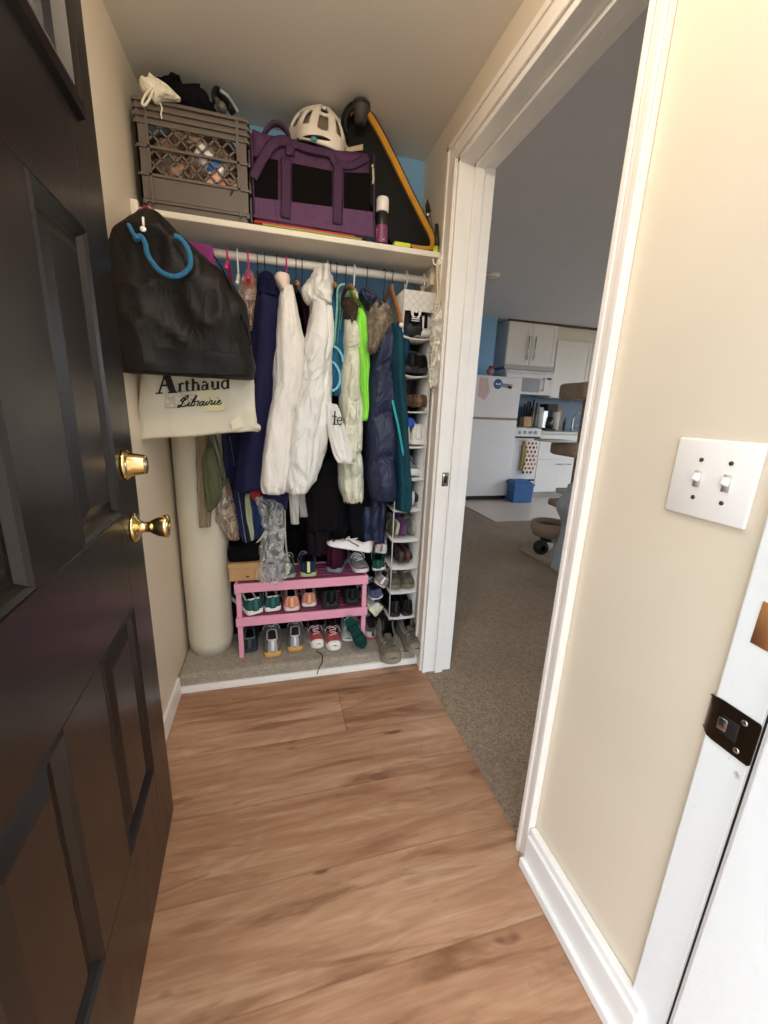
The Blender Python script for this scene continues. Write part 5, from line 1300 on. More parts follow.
# spray can
sx = at(381, 230, 1.68).x
t = Thing('spray_can', 'slim black spray can with white cap and pink label beside the pet carrier', 'spray can', (sx + .004, 1.685, SHZ)); CZ = (sx + .004, 1.685, SHZ + .001)
t.part('can', G().lathe([(.021, 0), (.0235, .002), (.0235, .108), (.020, .116)], CZ, n=24), M('black_can_paint', '#1c1a1e', .3))
t.part('cap', G().lathe([(.022, .116), (.0235, .118), (.0235, .156), (.021, .163), (.004, .164)], CZ, n=24), PLASTW)
t.part('label', G().lathe([(.0238, .012), (.0238, .070)], CZ, n=24, cap=False), M('dark_pink_label', '#7c3a62', .4, col2='#c9a3bb', vscale=70, thr=(.6, .66)))
# yellow tape measure and bits
t = Thing('work_glove', 'black work glove with a neon yellow cuff lying right of the spray can', 'glove', at(400, 240, 1.67))
gx = at(400, 241, 1.68).x
t.part('glove_body', G().ball((gx + .02, 1.73, SHZ + .020), (.052, .04, .018), 20, 12, amp=.2), BLACKC)
t.part('cuff', G().box(gx - .030, gx + .034, 1.648, 1.69, SHZ + .002, SHZ + .018), M('neon_yellow_rubber', '#c9d83a', .5, var=.05), bevel=.004)
for k_ in range(4): t.part('finger', G().tube([(gx + .035 + k_ * .004, 1.715 + k_ * .014, SHZ + .016), (gx + .062 + k_ * .003, 1.70 + k_ * .016, SHZ + .012)], .007, 8), BLACKC)
t = Thing('hand_tool', 'dark hand tool with a neon yellow end in the right corner of the shelf', 'tool', at(436, 246, 1.68)); hx_ = .632
t.part('handle', G().tube([at(437, 245, 1.69), at(436.5, 225, 1.72)], [.010, .008], 10), M('dark_green_handle', '#252a22', .5))
t.part('handle_end', G().tube([(hx_ - .003, 1.675, SHZ + .003), (hx_, 1.69, SHZ + .030)], .0115, 10), M('neon_yellow_rubber'))
t = Thing('paint_brush', 'brown pointed paint brush leaning in the right corner behind the racket case', 'brush', at(426, 240, 1.76)); bx_ = .612
t.part('brush_handle', G().tube(smooth_path([at(434, 243, 1.80), at(431, 226, 1.80), at(429, 217, 1.80)], 5), .007, 8), M('brown_wood_handle', '#7a5a40', .5))
t.part('ferrule', G().tube([at(429, 217, 1.80), at(428.3, 212, 1.80)], .008, 10, flat=(1.3, .6)), CHROME)
t.part('bristles', G().tube([at(428.3, 212, 1.80), at(427.8, 206, 1.80), at(427.3, 199, 1.80)], [.009, .008, .001], 10, flat=(1.3, .6)), M('dark_bristles', '#2b2119', .9))
# ------------------------------------------------------------------ living room and kitchen beyond the doorway
LZ = 2.50; KB = 5.75
struct('ceiling', G().box(XT - .02, 6.7, -2.05, KB + .1, LZ, LZ + .08), LIVC)
struct('wall_back', G().box(XT - .02, 6.7, KB, KB + .08, -.02, LZ + .01), BLUEW)
g = G().box(XT, at(495, 345, 5.42).x, 5.42, KB + .01, 0, LZ); struct('wall_back', g, BLUEW)
struct('wall_left', G().box(XT - .012, XT, YB + .05, KB + .05, -.02, LZ + .01), WALLC)
struct('wall_left', G().box(XT - .002, XT + .004, -2, DY0 - .002, -.02, LZ + .01).box(XT - .002, XT + .004, DY1 + .002, YB + .1, -.02, LZ + .01).box(XT - .002, XT + .004, DY0 - .01, DY1 + .01, DZ, LZ + .01), WALLC)
struct('wall_front', G().box(XT, 1.6, -2.08, -2.0, -.02, LZ + .01).box(5.2, 6.7, -2.08, -2.0, -.02, LZ + .01).box(1.6, 5.2, -2.08, -2.0, 2.3, LZ + .01).box(1.6, 5.2, -2.08, -2.0, -.02, .1), WALLC)  # wide opening added out of view to brighten the living room
W = (-.6, 4.6, .35, 2.35)
struct('wall_right', G().box(6.6, 6.7, -2.05, W[0], -.02, LZ).box(6.6, 6.7, W[1], KB + .05, -.02, LZ).box(6.6, 6.7, W[0], W[1], -.02, W[2]).box(6.6, 6.7, W[0], W[1], W[3], LZ), WALLC)
t = Thing('unseen_window_1', 'x', 'x', (6.62, 2.0, .4))  # unseen window, made large to bring more light into the room
for k_ in ('label', 'category'): del t.o[k_]
t.o['kind'] = 'structure'
g = G()
for y0, y1, z0, z1 in ((W[0], W[0] + .05, W[2], W[3]), (W[1] - .05, W[1], W[2], W[3]), (1.975, 2.025, W[2], W[3]), (W[0], W[1], W[2], W[2] + .05), (W[0], W[1], W[3] - .05, W[3])): g.box(6.58, 6.63, y0, y1, z0, z1)
t.part('window_frame', g, WHITET, smooth=False)
# smoke detector
p = onz(493, 274, LZ)
t = Thing('smoke_detector', 'small round white smoke detector on the grey living room ceiling', 'smoke detector', (p.x, p.y, LZ - .03))
t.part('case', G().lathe([(.065, 0), (.065, -.022), (.05, -.034), (.02, -.036)], (p.x, p.y, LZ), n=24), PLASTW)
t.part('vent_ring', G().lathe([(.052, -.0335), (.052, -.037), (.046, -.037)], (p.x, p.y, LZ), n=24, cap=False), M('grey_slot'))
APP = M('white_appliance_enamel', '#e3e2e4', .4, var=.02)
CABW = M('white_cabinet_paint', '#e4e3df', .45, var=.02)
GREYK = M('grey_seal', '#6e6a66', .6)
# fridge
fxl, fxr, fy, fb = at(466, 440, 5.02).x - .02, at(515, 440, 5.02).x, 5.02, 5.41
ztp = at(495, 376, fy).z; zg = at(490, 418.5, fy).z
t = Thing('fridge', 'white top-freezer fridge with a round blue magnet seen through the doorway', 'fridge', ((fxl + fxr) / 2, 5.4, .01))
t.part('cabinet', G().box(fxl, fxr, fy + .06, fb, .05, ztp), APP, bevel=.01, smooth=False)
t.part('freezer_door', G().box(fxl, fxr, fy, fy + .055, zg + .012, ztp + .003), APP, bevel=.012, smooth=False)
t.part('fridge_door', G().box(fxl, fxr, fy, fy + .055, .07, zg - .012), APP, bevel=.012, smooth=False)
t.part('door_seal', G().box(fxl + .004, fxr - .004, fy + .008, fy + .06, zg - .016, zg + .016), M('tan_seal', '#8d7f68', .6), smooth=False)
g = G().box(fxl + .03, fxr - .03, fy + .03, fb - .04, .02, .07); t.part('toe_grille', g, BLACK, smooth=False)
for x in (fxl + .06, fxr - .06):
    for y in (fy + .08, fb - .08): t.part('foot', G().lathe([(.02, 0), (.02, .06)], (x, y, .004)), BLACK)
mg = at(498, 384, fy)
t = Thing('magnet', 'round blue magnet with white lettering on the freezer door', 'magnet', (mg.x, fy - .002, mg.z))
t.part('disc', G().lathe([(.064, 0), (.064, .004), (.06, .006)], (mg.x, fy - .0005, mg.z), '-y', 28), M('navy_magnet', '#2f5fa0', .4, var=.03))
g = G(); q = mg + Vector((0, -.008, 0))
def mk(pts, r=.0045): g.tube(smooth_path([q + Vector((a / 1000, 0, b / 1000)) for a, b in pts], 4), r, 6, flat=(1, .4), up=(0, 1, 0))
mk([(-38, 4), (-30, 14), (-26, -8), (-36, -10), (-34, 6)]); mk([(-20, 12), (-18, -8), (-12, -8)]); mk([(-2, 6), (-10, 4), (-10, -8), (-2, -8), (0, 6), (2, -8)]); mk([(6, 6), (8, -8), (12, 4), (16, -8), (18, 6)]); mk([(24, -2), (34, 0), (32, 8), (24, 4), (26, -8), (36, -8)])
t.part('lettering', g, M('white_print', '#dfe6ee', .5), label='white lettering')
def sheet(name, pts, col, lb, cat='paper', c2=None):
    g = G().prism(pth(fy - .001, *pts), (0, -.0015, 0)); return one(name, g, M(name + col[1:], col, .8, col2=c2, vscale=60, thr=(.5, .56)) if c2 else M(name + col[1:], col, .8, var=.05), lb, cat, smooth=False)
sheet('paper', [(478, 396), (480, 377), (488, 378), (490, 392), (484, 400)], '#dcc9c4', 'pinkish paper sheet stuck on the freezer door left of the magnet', c2='#cfa6a4')
sheet('photo', [(502, 383), (513, 385), (511, 389), (502, 387)], '#8e9097', 'small grey photo strip beside the blue magnet on the freezer door')
sheet('note', [(508, 386), (517, 388), (516, 394), (509, 392)], '#ece9e6', 'small white note beside the photo strip on the freezer door')
g = G().ball(at(490, 373, 5.2) + Vector((0, 0, .02)), (.05, .05, .045), 14, 9, amp=.2); t_ = Thing('jar', 'small red lidded jar on top of the fridge', 'jar', at(490, 375, 5.2)); t_.part('jar_body', g, M('pink_glass', '#b57f86', .4)); t_.part('lid', G().lathe([(.035, 0), (.035, .03), (.02, .034)], at(491, 372, 5.2) + Vector((0, 0, .045)), n=16), M('red_lid', '#b03038', .5))
# upper cabinet over the microwave
def doorpanel(g, x0, x1, z0, z1, y, w=.055, d=.018):
    g.box(x0, x1, y + .006, y + d, z0, z1)
    for a, b, c, e in ((x0, x0 + w, z0, z1), (x1 - w, x1, z0, z1), (x0 + w, x1 - w, z0, z0 + w), (x0 + w, x1 - w, z1 - w, z1)): g.box(a, b, y, y + .007, c, e)
    return g
CY = 5.42
u0, u1 = at(507, 345, CY).x, at(556, 350, CY).x; uz0, uz1 = at(530, 368, CY).z, LZ - .012
t = Thing('wall_cabinet', 'white double-door wall cabinet with bar handles above the microwave', 'cabinet', ((u0 + u1) / 2, 5.6, uz0))
t.part('cabinet_body', G().box(u0, u1, CY + .02, KB, uz0, uz1), CABW, smooth=False); um = (u0 + u1) / 2 - .02
for a, b, hx__ in ((u0 + .004, um - .003, um - .055), (um + .003, u1 - .004, um + .055)):
    d_ = t.part('cabinet_door', doorpanel(G(), a, b, uz0 + .035, uz1 - .01, CY), CABW, smooth=False, bevel=.002)
    t.part('handle', G().tube([(hx__, CY - .03, uz0 + .10), (hx__, CY - .03, uz0 + .42)], .008, 10).tube([(hx__, CY - .03, uz0 + .14), (hx__, CY, uz0 + .14)], .006, 8).tube([(hx__, CY - .03, uz0 + .38), (hx__, CY, uz0 + .38)], .006, 8), CHROME, parent=d_)
t.part('light_rail', G().box(u0, u1, CY + .004, CY + .02, uz0 - .03, uz0 + .028), M('grey_cabinet_rail', '#b5b5b5', .5), smooth=False)
# dark strip put in for the shade of the gap over the cabinets
t = one('gap_shade_strip', G().box(u0 - .02, 6.55, CY - .012, CY + .018, LZ - .028, LZ - .002), M('gap_shade_brown', '#4a423c', .6), 'dark strip for the shaded gap along the ceiling above the kitchen wall cabinets', 'gap strip', smooth=False)
# upper cabinets at right
v0 = u1 + .012; vz0, vz1 = at(575, 399, CY).z, at(575, 341, CY).z
t = Thing('wall_cabinet', 'white wall cabinet run right of the microwave, partly behind the door casing', 'cabinet', (v0 + .8, 5.6, vz0))
t.part('cabinet_body', G().box(v0, 6.5, CY + .02, KB, vz0, vz1), CABW, smooth=False)
for k_ in range(4):
    a = v0 + .006 + k_ * .62; t.part('cabinet_door', doorpanel(G(), a, a + .61, vz0 + .01, vz1 - .01, CY), CABW, smooth=False, bevel=.002)
for k_ in range(3): x = v0 + .25 + k_ * .10; t.part('hook', G().tube(smooth_path([(x, CY + .04, vz0), (x, CY + .03, vz0 - .03), (x, CY + .01, vz0 - .045), (x, CY - .005, vz0 - .03)], 4), .005, 6), CHROME)
struct('trim_7', G().box(v0, 6.55, CY + .03, KB, vz1, LZ), M('cream_soffit_paint', '#d9d4c6', .6, var=.03))
# microwave
mx0, mx1 = u0 + .005, u1 - .01; mz0, mz1 = at(530, 394.5, 5.38).z, uz0 - .04
t = Thing('microwave', 'white over-range microwave with a vertical handle between cabinet and stove', 'microwave', ((mx0 + mx1) / 2, 5.55, mz0))
MY = 5.36
t.part('case', G().box(mx0, mx1, MY + .02, KB, mz0, mz1), APP, smooth=False, bevel=.006)
t.part('door', G().box(mx0 + .01, mx0 + .62 * (mx1 - mx0) + .04, MY, MY + .022, mz0 + .03, mz1 - .06), APP, smooth=False, bevel=.005)
t.part('door_window', G().box(at(522, 385, MY).x, at(538, 385, MY).x, MY - .004, MY + .002, at(530, 392, MY).z, at(530, 378, MY).z), M('grey_microwave_glass', '#7d7f82', .25), smooth=False)
hxm = at(542.5, 385, MY).x
t.part('handle', G().tube([(hxm, MY - .035, mz0 + .05), (hxm, MY - .04, (mz0 + mz1) / 2 - .02), (hxm, MY - .035, mz1 - .09)], .016, 10).box(hxm - .012, hxm + .012, MY - .035, MY, mz0 + .05, mz0 + .07).box(hxm - .012, hxm + .012, MY - .035, MY, mz1 - .11, mz1 - .09), APP)
t.part('vent_grille', G().box(mx0 + .02, mx1 - .02, MY + .008, MY + .021, mz1 - .045, mz1 - .01), M('pale_grille', '#d0d0d0', .5), smooth=False)
t.part('display', G().box(at(548, 380, MY).x, at(552, 380, MY).x, MY + .012, MY + .021, mz1 - .11, mz1 - .085), BLACK, smooth=False)
t.part('control_panel', G().box(mx0 + .70 * (mx1 - mx0), mx1 - .008, MY + .006, MY + .021, mz0 + .03, mz1 - .12), M('pale_keypad', '#dcdcda', .5), smooth=False, bevel=.003)
# stove
ky = 5.06; kx0, kx1 = fxr + .015, at(540, 440, ky).x; kz = at(528, 428, ky).z
t = Thing('stove', 'white kitchen stove with knobs between the fridge and the base cabinets', 'stove', ((kx0 + kx1) / 2, 5.4, .01))
t.part('stove_body', G().box(kx0, kx1, ky + .03, KB - .02, .03, kz), APP, smooth=False, bevel=.004)
kp = at(528, 434.5, ky).z
t.part('control_panel', G().box(kx0, kx1, ky - .01, ky + .04, kp + .0 - .03, kz - .005), APP, smooth=False, bevel=.008)
for k_ in range(4): x = at(520 + k_ * 5.2, 431, ky).x; t.part('knob', G().lathe([(.024, 0), (.022, .022), (.012, .026)], (x, ky - .01, (kp + kz) / 2 - .015), '-y', 16), M('grey_knob', '#c4c4c4', .4))
t.part('oven_door', G().box(kx0 + .006, kx1 - .006, ky, ky + .03, .30, kp - .055), APP, smooth=False, bevel=.006)
t.part('oven_window', G().box(kx0 + .10, kx1 - .10, ky - .003, ky + .002, .42, kp - .16), M('pale_oven_glass', '#cfd0d3', .15), smooth=False)
t.part('dark_gap', G().box(kx0 + .004, kx1 - .004, ky + .01, ky + .035, kp - .058, kp - .03), BLACK, smooth=False)
t.part('dark_gap', G().box(kx0 + .004, kx1 - .004, ky + .01, ky + .035, .275, .302), BLACK, smooth=False)
ovh = kp - .075
t.part('oven_handle', G().tube([(kx0 + .05, ky - .045, ovh), (kx1 - .05, ky - .045, ovh)], .012, 10).tube([(kx0 + .07, ky - .045, ovh), (kx0 + .07, ky, ovh)], .01, 8).tube([(kx1 - .07, ky - .045, ovh), (kx1 - .07, ky, ovh)], .01, 8), APP)
t.part('drawer', G().box(kx0 + .006, kx1 - .006, ky, ky + .03, .06, .272), APP, smooth=False, bevel=.006)
# spotted towel
tx0, tx1 = at(525, 450, ky - .06).x, at(536, 450, ky - .06).x
b = cloth([(440, 526, 537), (452, 526, 537), (466, 524, 535), (474, 522, 532)], ky - .062, .018, seed=80, nv=24, fold=(3, .5), wr=.01, ws=8, top=.04)
t = Thing('dish_towel', 'white dish towel with red and black dots hanging on the oven handle', 'towel', base_at(b))
k = NB('dotted_towel_cloth', .9); X, Y, Z = k.xyz()[:3]
def cell(a, s): q = k.math('FRACT', k.math('MULTIPLY', a, s)); return k.math('POWER', k.math('SUBTRACT', q, .5), 2)
rw = k.math('FLOOR', k.math('MULTIPLY', Z, 17)); dist = k.math('ADD', k.math('POWER', k.math('SUBTRACT', k.math('FRACT', k.math('ADD', k.math('MULTIPLY', X, 17), k.math('MULTIPLY', rw, .5))), .5), 2), cell(Z, 17))
rn = k.white(k.vec(rw, k.math('FLOOR', k.math('ADD', k.math('MULTIPLY', X, 17), k.math('MULTIPLY', rw, .5))), 1))
k.col(k.mix(k.math('LESS_THAN', dist, .085), '#e6dfd2', k.mix(k.math('GREATER_THAN', rn, .5), '#a93030', '#3a2a24')))
t.part('towel_cloth', b, k.m); t.part('towel_back', cloth([(440, 524, 528), (455, 522, 526), (470, 520, 524)], ky - .05, .012, seed=81, nv=12), M('ochre_cloth', '#9a8a4a', .9))
# base cabinets, worktop, backsplash things
bx = kx1 + .015; by = 5.08; wz = at(570, 432, by).z
t = Thing('base_cabinet', 'white base cabinets with drawers and bar handles right of the stove', 'cabinet', (bx + .8, 5.4, .01))
t.part('cabinet_body', G().box(bx, 6.5, by + .02, KB - .01, .10, wz - .04), CABW, smooth=False)
t.part('toe_kick', G().box(bx + .01, 6.5, by + .07, by + .09, .005, .10), M('grey_toe_kick', '#9d9a94', .6), smooth=False)
zz = [wz - .045, at(570, 446, by).z, at(570, 460, by).z]
for k_ in range(3):
    a = bx + .006 + k_ * .78
    for i_, (za, zb) in enumerate(((zz[1] + .004, zz[0]), (zz[2] + .004, zz[1] - .004), (.11, zz[2] - .006))):
        nm = 'drawer'; d_ = t.part(nm, G().box(a, a + .77, by, by + .019, za, zb), CABW, smooth=False, bevel=.003)
        if i_ == 2: t.part('handle', G().tube([(a + .30, by - .03, zb - .055), (a + .56, by - .03, zb - .055)], .008, 8).tube([(a + .33, by - .03, zb - .055), (a + .33, by, zb - .055)], .006, 6).tube([(a + .53, by - .03, zb - .055), (a + .53, by, zb - .055)], .006, 6), CHROME, parent=d_)
one('worktop', G().box(bx - .005, 6.5, by - .02, KB - .005, wz - .04, wz), M('pale_grey_worktop', '#c9c9c8', .4, var=.05, vscale=30), 'pale worktop over the white base cabinets right of the stove', 'worktop', bevel=.006, smooth=False)
one('backsplash', G().box(kx0, 6.5, KB - .012, KB - .001, wz - .02, vz0 + .02), M('slate_blue_backsplash', '#506880', .4, var=.08, vscale=6), 'slate blue backsplash behind the stove and worktop', 'backsplash', smooth=False)
def sit(px, py, Y): p = at(px, py, Y); return p
KY = 5.45
def onto(px): return at(px, 428, KY).x
t = Thing('knife_block', 'wooden knife block with black knives on the back of the stove', 'knife block', (onto(525), KY, kz)); x = onto(525)
t.part('block', G().box(x - .07, x + .06, KY - .06, KY + .06, kz + .001, kz + .15, R=Matrix.Rotation(-.12, 3, 'X')), M('light_block_wood', '#b08a5c', .5, var=.15), bevel=.005, smooth=False)
for k_ in range(6): t.part('knife_handle', G().tube([(x - .05 + .02 * k_, KY - .02 + (k_ % 2) * .04, kz + .145), (x - .05 + .022 * k_, KY - .01 + (k_ % 2) * .04, kz + .30 + .04 * (k_ % 3))], .011, 8), BLACK)
def bottle(px, r, h, mat, label, cap=None, cat='bottle', z=None, name='bottle', neck=True, Y=KY):
    x = at(px, 428, Y).x; z = (kz if z is None else z) + .001
    t = Thing(name, label, cat, (x, Y, z))
    t.part('bottle_body', G().lathe([(r, 0), (r * 1.02, .01), (r, h * .62), (r * .4, h * .78), (r * .36, h * .93)] if neck else [(r, 0), (r, h * .9), (r * .8, h * .93)], (x, Y, z), n=18), mat)
    t.part('cap', G().lathe([(r * (.42 if neck else .85), h * .93), (r * (.42 if neck else .85), h), (.002, h)], (x, Y, z), n=14), cap or BLACK)
bottle(530.5, .035, .40, M('dark_green_glass', '#27382c', .2), 'dark green bottle beside the knife block at the back of the stove')
bottle(534, .032, .36, M('olive_oil_glass', '#3f4a28', .2), 'olive glass bottle right of the dark green bottle')
bottle(538.5, .045, .30, M('white_container_plastic', '#d6d6d2', .4), 'tall white canister at the right end of the stove top', neck=False, name='canister', cat='canister', cap=PLASTW)
x = onto(546)
t = Thing('coffee_maker', 'black and steel coffee maker on the worktop under the right wall cabinet', 'coffee maker', (x, KY, wz))
t.part('base', G().box(x - .09, x + .09, KY - .10, KY + .10, wz + .001, wz + .03), BLACK, bevel=.006, smooth=False); t.part('column', G().box(x - .09, x - .01, KY - .02, KY + .10, wz + .03, wz + .38), CHROME, bevel=.008, smooth=False)
t.part('head', G().box(x - .09, x + .09, KY - .10, KY + .10, wz + .29, wz + .39), BLACK, bevel=.01, smooth=False); t.part('carafe', G().lathe([(.05, 0), (.062, .03), (.055, .14), (.04, .17)], (x + .035, KY - .02, wz + .032), n=20), M('dark_carafe_glass', '#1b1a1c', .1))
x = onto(554)
t = Thing('paper_roll', 'white paper roll on a stand right of the coffee maker', 'paper roll', (x, KY, wz)); t.part('roll', G().lathe([(.02, 0), (.062, .001), (.062, .26), (.02, .261)], (x, KY, wz + .02), n=22), M('white_tissue', '#d9d6cf', .9)); t.part('stand', G().lathe([(.075, 0), (.075, .012), (.008, .016), (.008, .32), (.014, .33)], (x, KY, wz + .002), n=20), CHROME)
x0 = at(558, 420, 5.6).x
one('cutting_board', G().box(x0 - .03, x0 + .08, 5.62, 5.65, wz + .002, wz + .34, R=Matrix.Rotation(-.08, 3, 'X')), M('beech_board', '#a98256', .5, var=.15), 'wooden cutting board standing against the blue backsplash', 'cutting board', bevel=.012)
x0 = onto(568)
bottle(564, .022, .20, M('black_pump_bottle', '#1d1d20', .3), 'small black pump bottle left of the kitchen tap', z=wz)
t = Thing('kitchen_tap', 'chrome gooseneck kitchen tap on the worktop', 'tap', (at(572, 428, KY).x, KY, wz)); x = at(572, 428, KY).x
t.part('spout', G().tube(smooth_path([(x, KY, wz), (x, KY, wz + .2), (x + .03, KY - .03, wz + .27), (x + .10, KY - .06, wz + .27), (x + .13, KY - .07, wz + .20)], 5), .013, 10), CHROME); t.part('tap_base', G().lathe([(.03, 0), (.03, .02), (.016, .03)], (x, KY, wz + .001)), CHROME); t.part('lever', G().tube([(x + .02, KY, wz + .07), (x + .08, KY - .02, wz + .09)], .007, 8), CHROME)
# blue bin in front of the stove
bxl, bxr = at(512.5, 490, 4.85).x, at(532, 490, 4.85).x; bzt = at(520, 480.5, 4.85).z
BIN = M('blue_bin_plastic', '#2f5f9a', .5, var=.04)
t = Thing('storage_bin', 'blue plastic bin with a sloped lid on the kitchen floor by the stove', 'bin', ((bxl + bxr) / 2, 4.95, .01))
g = G().rings([[(bxl + .02 - e, 4.83 - e, z), (bxr - .02 + e, 4.83 - e, z), (bxr - .02 + e, 5.00, z), (bxl + .02 - e, 5.00, z)] for z, e in ((.011, .012), (bzt - .07, .02))]); t.part('bin_body', g, BIN, bevel=.01, smooth=False)
g = G().rings([[(bxl - .01, 4.80, bzt - .075), (bxr + .01, 4.80, bzt - .075), (bxr + .01, 5.025, bzt - .06), (bxl - .01, 5.025, bzt - .06)], [(bxl - .01, 4.80, bzt - .05), (bxr + .01, 4.80, bzt - .055), (bxr + .01, 5.025, bzt - .03), (bxl - .01, 5.025, bzt - .03)], [(bxl + .02, 4.85, bzt + .002), (bxr - .06, 4.85, bzt - .005), (bxr - .05, 5.0, bzt), (bxl + .02, 5.0, bzt)]]); t.part('lid', g, BIN, bevel=.006, smooth=False)
# cat tree: carpeted platforms on a post
CT = carpet('taupe_plush', '#80705f', '#9a8878', '#b3a293', .6, .004)
TY_ = 2.95
A, B_, C_, D_ = onz(520, 550, .02), onz(560, 576, .02), Vector((3.0, 2.75, 0)), Vector((2.75, 3.25, 0))
t = Thing('cat_tree', 'taupe plush cat tree with platforms and a round bowl bed behind the blue grey sofa', 'cat tree', (2.5, 2.95, .004))
t.part('base_board', G().prism([(A.x, A.y, .006), (2.14, 2.615, .006), (2.95, 2.64, .006), (2.85, 3.35, .006)], (0, 0, .04)), CT, bevel=.01, smooth=False)
def plat(px0, px1, pt, pb, Y, d=.34, right=.25):
    a, b = at(px0, pb, Y), at(px1, pt, Y); xl = at(px0, pb, Y + d).x; return G().box(xl, max(xl + .08, b.x + right), Y, Y + d, a.z, at(px0, pt, Y).z)
t.part('platform', plat(557, 590, 379.5, 397, TY_, right=.12), CT, bevel=.03, smooth=True)
t.part('platform', plat(547.5, 590, 443.5, 458, TY_ - .1, right=.12), CT, bevel=.03, smooth=True)
xp = at(581, 440, TY_ + .15).x
t.part('post', G().tube([(xp + .03, TY_ + .15, .04), (xp + .03, TY_ + .15, at(590, 380, TY_).z)], .055, 18), CT)
t.part('platform', plat(546, 562, 503, 510, TY_, d=.2, right=.2), CT, bevel=.015); t.part('platform', plat(554, 568, 492, 497, TY_, d=.2, right=.2), M('pale_plush', '#c5beb6', .9), bevel=.012)
bc = at(555, 531, TY_ - .05)
g = G().lathe([(.055, -.10), (.135, -.075), (.165, -.01), (.160, .045), (.145, .055), (.128, .045), (.125, 0), (.08, -.035), (.01, -.04)], bc + Vector((.03, .12, 0)), n=30, cap=True); t.part('bowl_bed', g, M('blush_taupe_plush', '#a08a7d', .95, var=.1, bump=.4, bscale=80), label='round blush taupe bowl bed')
t.part('bed_cushion', G().lathe([(.126, .0), (.10, .022), (.01, .025)], bc + Vector((.03, .12, 0)), n=26), M('brown_cushion_plush', '#5a4335', .95, var=.2))
t.part('bed_post', G().tube([bc + Vector((.03, .14, -.09)), Vector((bc.x + .03, bc.y + .14, .046))], .05, 16), BLACK)
wq = at(540, 545, TY_ - .15)
t = Thing('toy_ball', 'black ribbed wheel-shaped toy on the cat tree base', 'toy', (wq.x, wq.y, .05))
t.part('tyre', G().lathe([(.03, -.035), (.052, -.035), (.060, -.02), (.060, .02), (.052, .035), (.03, .035)], (wq.x + .01, wq.y, .110), '-y', 26), BLACK)
t.part('rim', G().lathe([(.02, .036), (.03, .04), (.04, .036)], (wq.x + .01, wq.y, .110), '-y', 18), M('dark_wheel_rim', '#232524', .5))
one('white_cup', G().lathe([(.028, 0), (.034, .07), (.030, .07), (.024, .006)], (wq.x + .13, wq.y + .05, .05), n=18), PLASTW, 'small white cup beside the black toy wheel on the cat tree base', 'cup')
for k_ in range(3):
    x, y = at(548 + 6 * k_, 440, 2.95).x, 2.98
papers = G().box(at(548, 442, 2.95).x, at(566, 442, 2.95).x + .1, 2.95, 3.15, at(550, 443.4, 2.9).z + .002, at(550, 443.4, 2.9).z + .02).lump(.012, 12)
one('newspaper', papers, M('grey_newsprint', '#c4c2bf', .8, col2='#4a4846', vscale=50, thr=(.62, .68)), 'crumpled grey papers on the lower taupe platform', 'paper')
# sofa end in a pale blue grey cover
SOF = fabric('blue_grey_slipcover', '#a6b0bf', .8, var=.05, bump=.3, bs=20)
AY0, AY1 = 2.435, 2.60
prof = [(549, 569), (552, 558), (555.5, 545), (559.5, 532), (560.5, 524), (559, 516), (556, 510), (555, 504), (558, 497), (563, 493), (566, 489), (567.5, 483)]
loop = pth(AY1, *prof); x1 = loop[0].x + .98
zt = loop[-1].z
loop += [Vector((loop[-1].x + .10, AY1, zt + .012)), Vector((x1 - .2, AY1, zt + .015)), Vector((x1, AY1, zt - .03)), Vector((x1, AY1, .012))]
for p in loop: p.z = max(.012, p.z)
cz = .3
rs = [[Vector((p.x + i_ * (.5 if p.x < x1 - .5 else -.5), y, .012 + (p.z - .012) * (1 - i_))) for p in loop] for y, i_ in ((AY0, .03), (AY0 + .015, .008), (AY0 + .05, 0), (AY1 - .05, 0), (AY1 - .015, .004), (AY1, .012))]
t = Thing('sofa', 'sofa end under a pale blue grey cover, partly behind the white door casing', 'sofa', (x1 - .45, 1.6, .01))
t.part('armrest', G().rings(rs).lump(.005, 7), SOF, smooth='auto')
t.part('seat_base', G().box(loop[0].x + .10, x1, .75, AY0 - .002, .012, .30), SOF, bevel=.02)
t.part('seat_cushion', G().box(loop[0].x + .08, x1 - .02, .76, AY0 - .004, .305, .45), SOF, bevel=.05)
t.part('backrest', G().box(x1 + .002, x1 + .22, .75, AY1, .012, .85), SOF, bevel=.06)
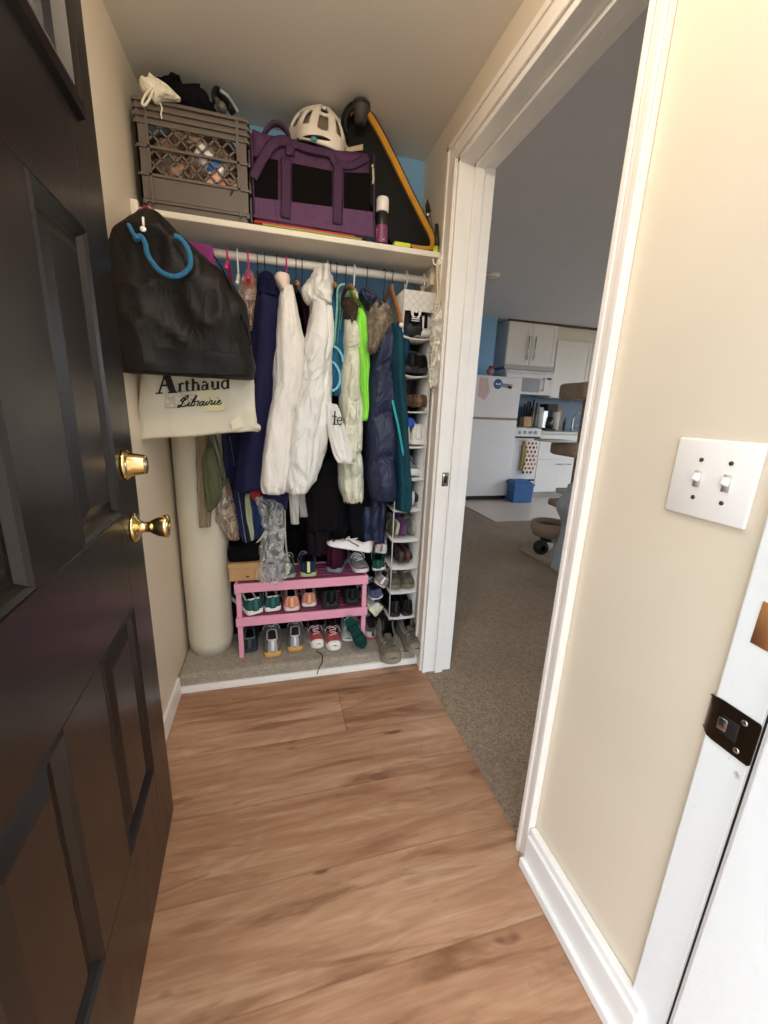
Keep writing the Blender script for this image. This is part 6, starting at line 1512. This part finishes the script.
# ------------------------------------------------------------------ light
w = bpy.data.worlds.new('sky'); S.world = w; w.use_nodes = True
bg = w.node_tree.nodes['Background']; N_ = w.node_tree.nodes; L_ = w.node_tree.links
tc = N_.new('ShaderNodeTexCoord'); sp = N_.new('ShaderNodeSeparateXYZ'); L_.new(tc.outputs['Generated'], sp.inputs[0])
rp = N_.new('ShaderNodeValToRGB'); rp.color_ramp.elements[0].position = .46; rp.color_ramp.elements[0].color = (.30, .27, .23, 1)
rp.color_ramp.elements[1].position = .54; rp.color_ramp.elements[1].color = (.82, .91, 1.0, 1)
mp_ = N_.new('ShaderNodeMapRange'); mp_.inputs[1].default_value = -1; mp_.inputs[2].default_value = 1; L_.new(sp.outputs[2], mp_.inputs[0]); L_.new(mp_.outputs[0], rp.inputs[0]); L_.new(rp.outputs[0], bg.inputs[0])
bg.inputs[1].default_value = 4.2


def area(name, loc, rot, sx, sy, power=0, col=(1, 1, 1), portal=False):
    l = bpy.data.lights.new(name, 'AREA'); l.shape = 'RECTANGLE'; l.size = sx; l.size_y = sy; l.energy = power; l.color = col
    if portal: l.cycles.is_portal = True
    o = bpy.data.objects.new(name, l); COL.objects.link(o); o.location = loc; o.rotation_euler = rot; return o


area('door_portal', (.17, .20, 1.03), (-PI / 2, 0, PI), 1.05, 2.12, portal=True).rotation_euler = (PI / 2, 0, 0)
area('unseen_window_portal', (6.68, 2.0, 1.35), (0, PI / 2, 0), 2.0, 5.2, portal=True)
area('added_opening_portal', (3.4, -2.06, 1.2), (PI / 2, 0, 0), 3.6, 2.2, portal=True)  # portal of the opening added in the front wall
bulb = bpy.data.lights.new('ceiling_bulb', 'POINT'); bulb.energy = 13; bulb.color = (1, .86, .68); bulb.shadow_soft_size = .06
bo = bpy.data.objects.new('ceiling_bulb', bulb); COL.objects.link(bo); bo.location = (.12, .62, ZC - .13)
t = Thing('ceiling_lamp', 'small frosted glass ceiling lamp over the entry', 'ceiling lamp', (.12, .62, ZC - .06))
t.part('lamp_base', G().lathe([(.07, 0), (.07, -.02), (.05, -.03)], (.12, .62, ZC), n=24), PLASTW)
for a_ in ('view_transform', 'look'): pass
vs = S.view_settings; vs.view_transform = 'Standard'; vs.look = 'None'; vs.gamma = 1; vs.use_curve_mapping = False; vs.exposure = 0
S.cycles.use_denoising = True
S.cycles.max_bounces = 10; S.cycles.diffuse_bounces = 6; S.cycles.transparent_max_bounces = 16
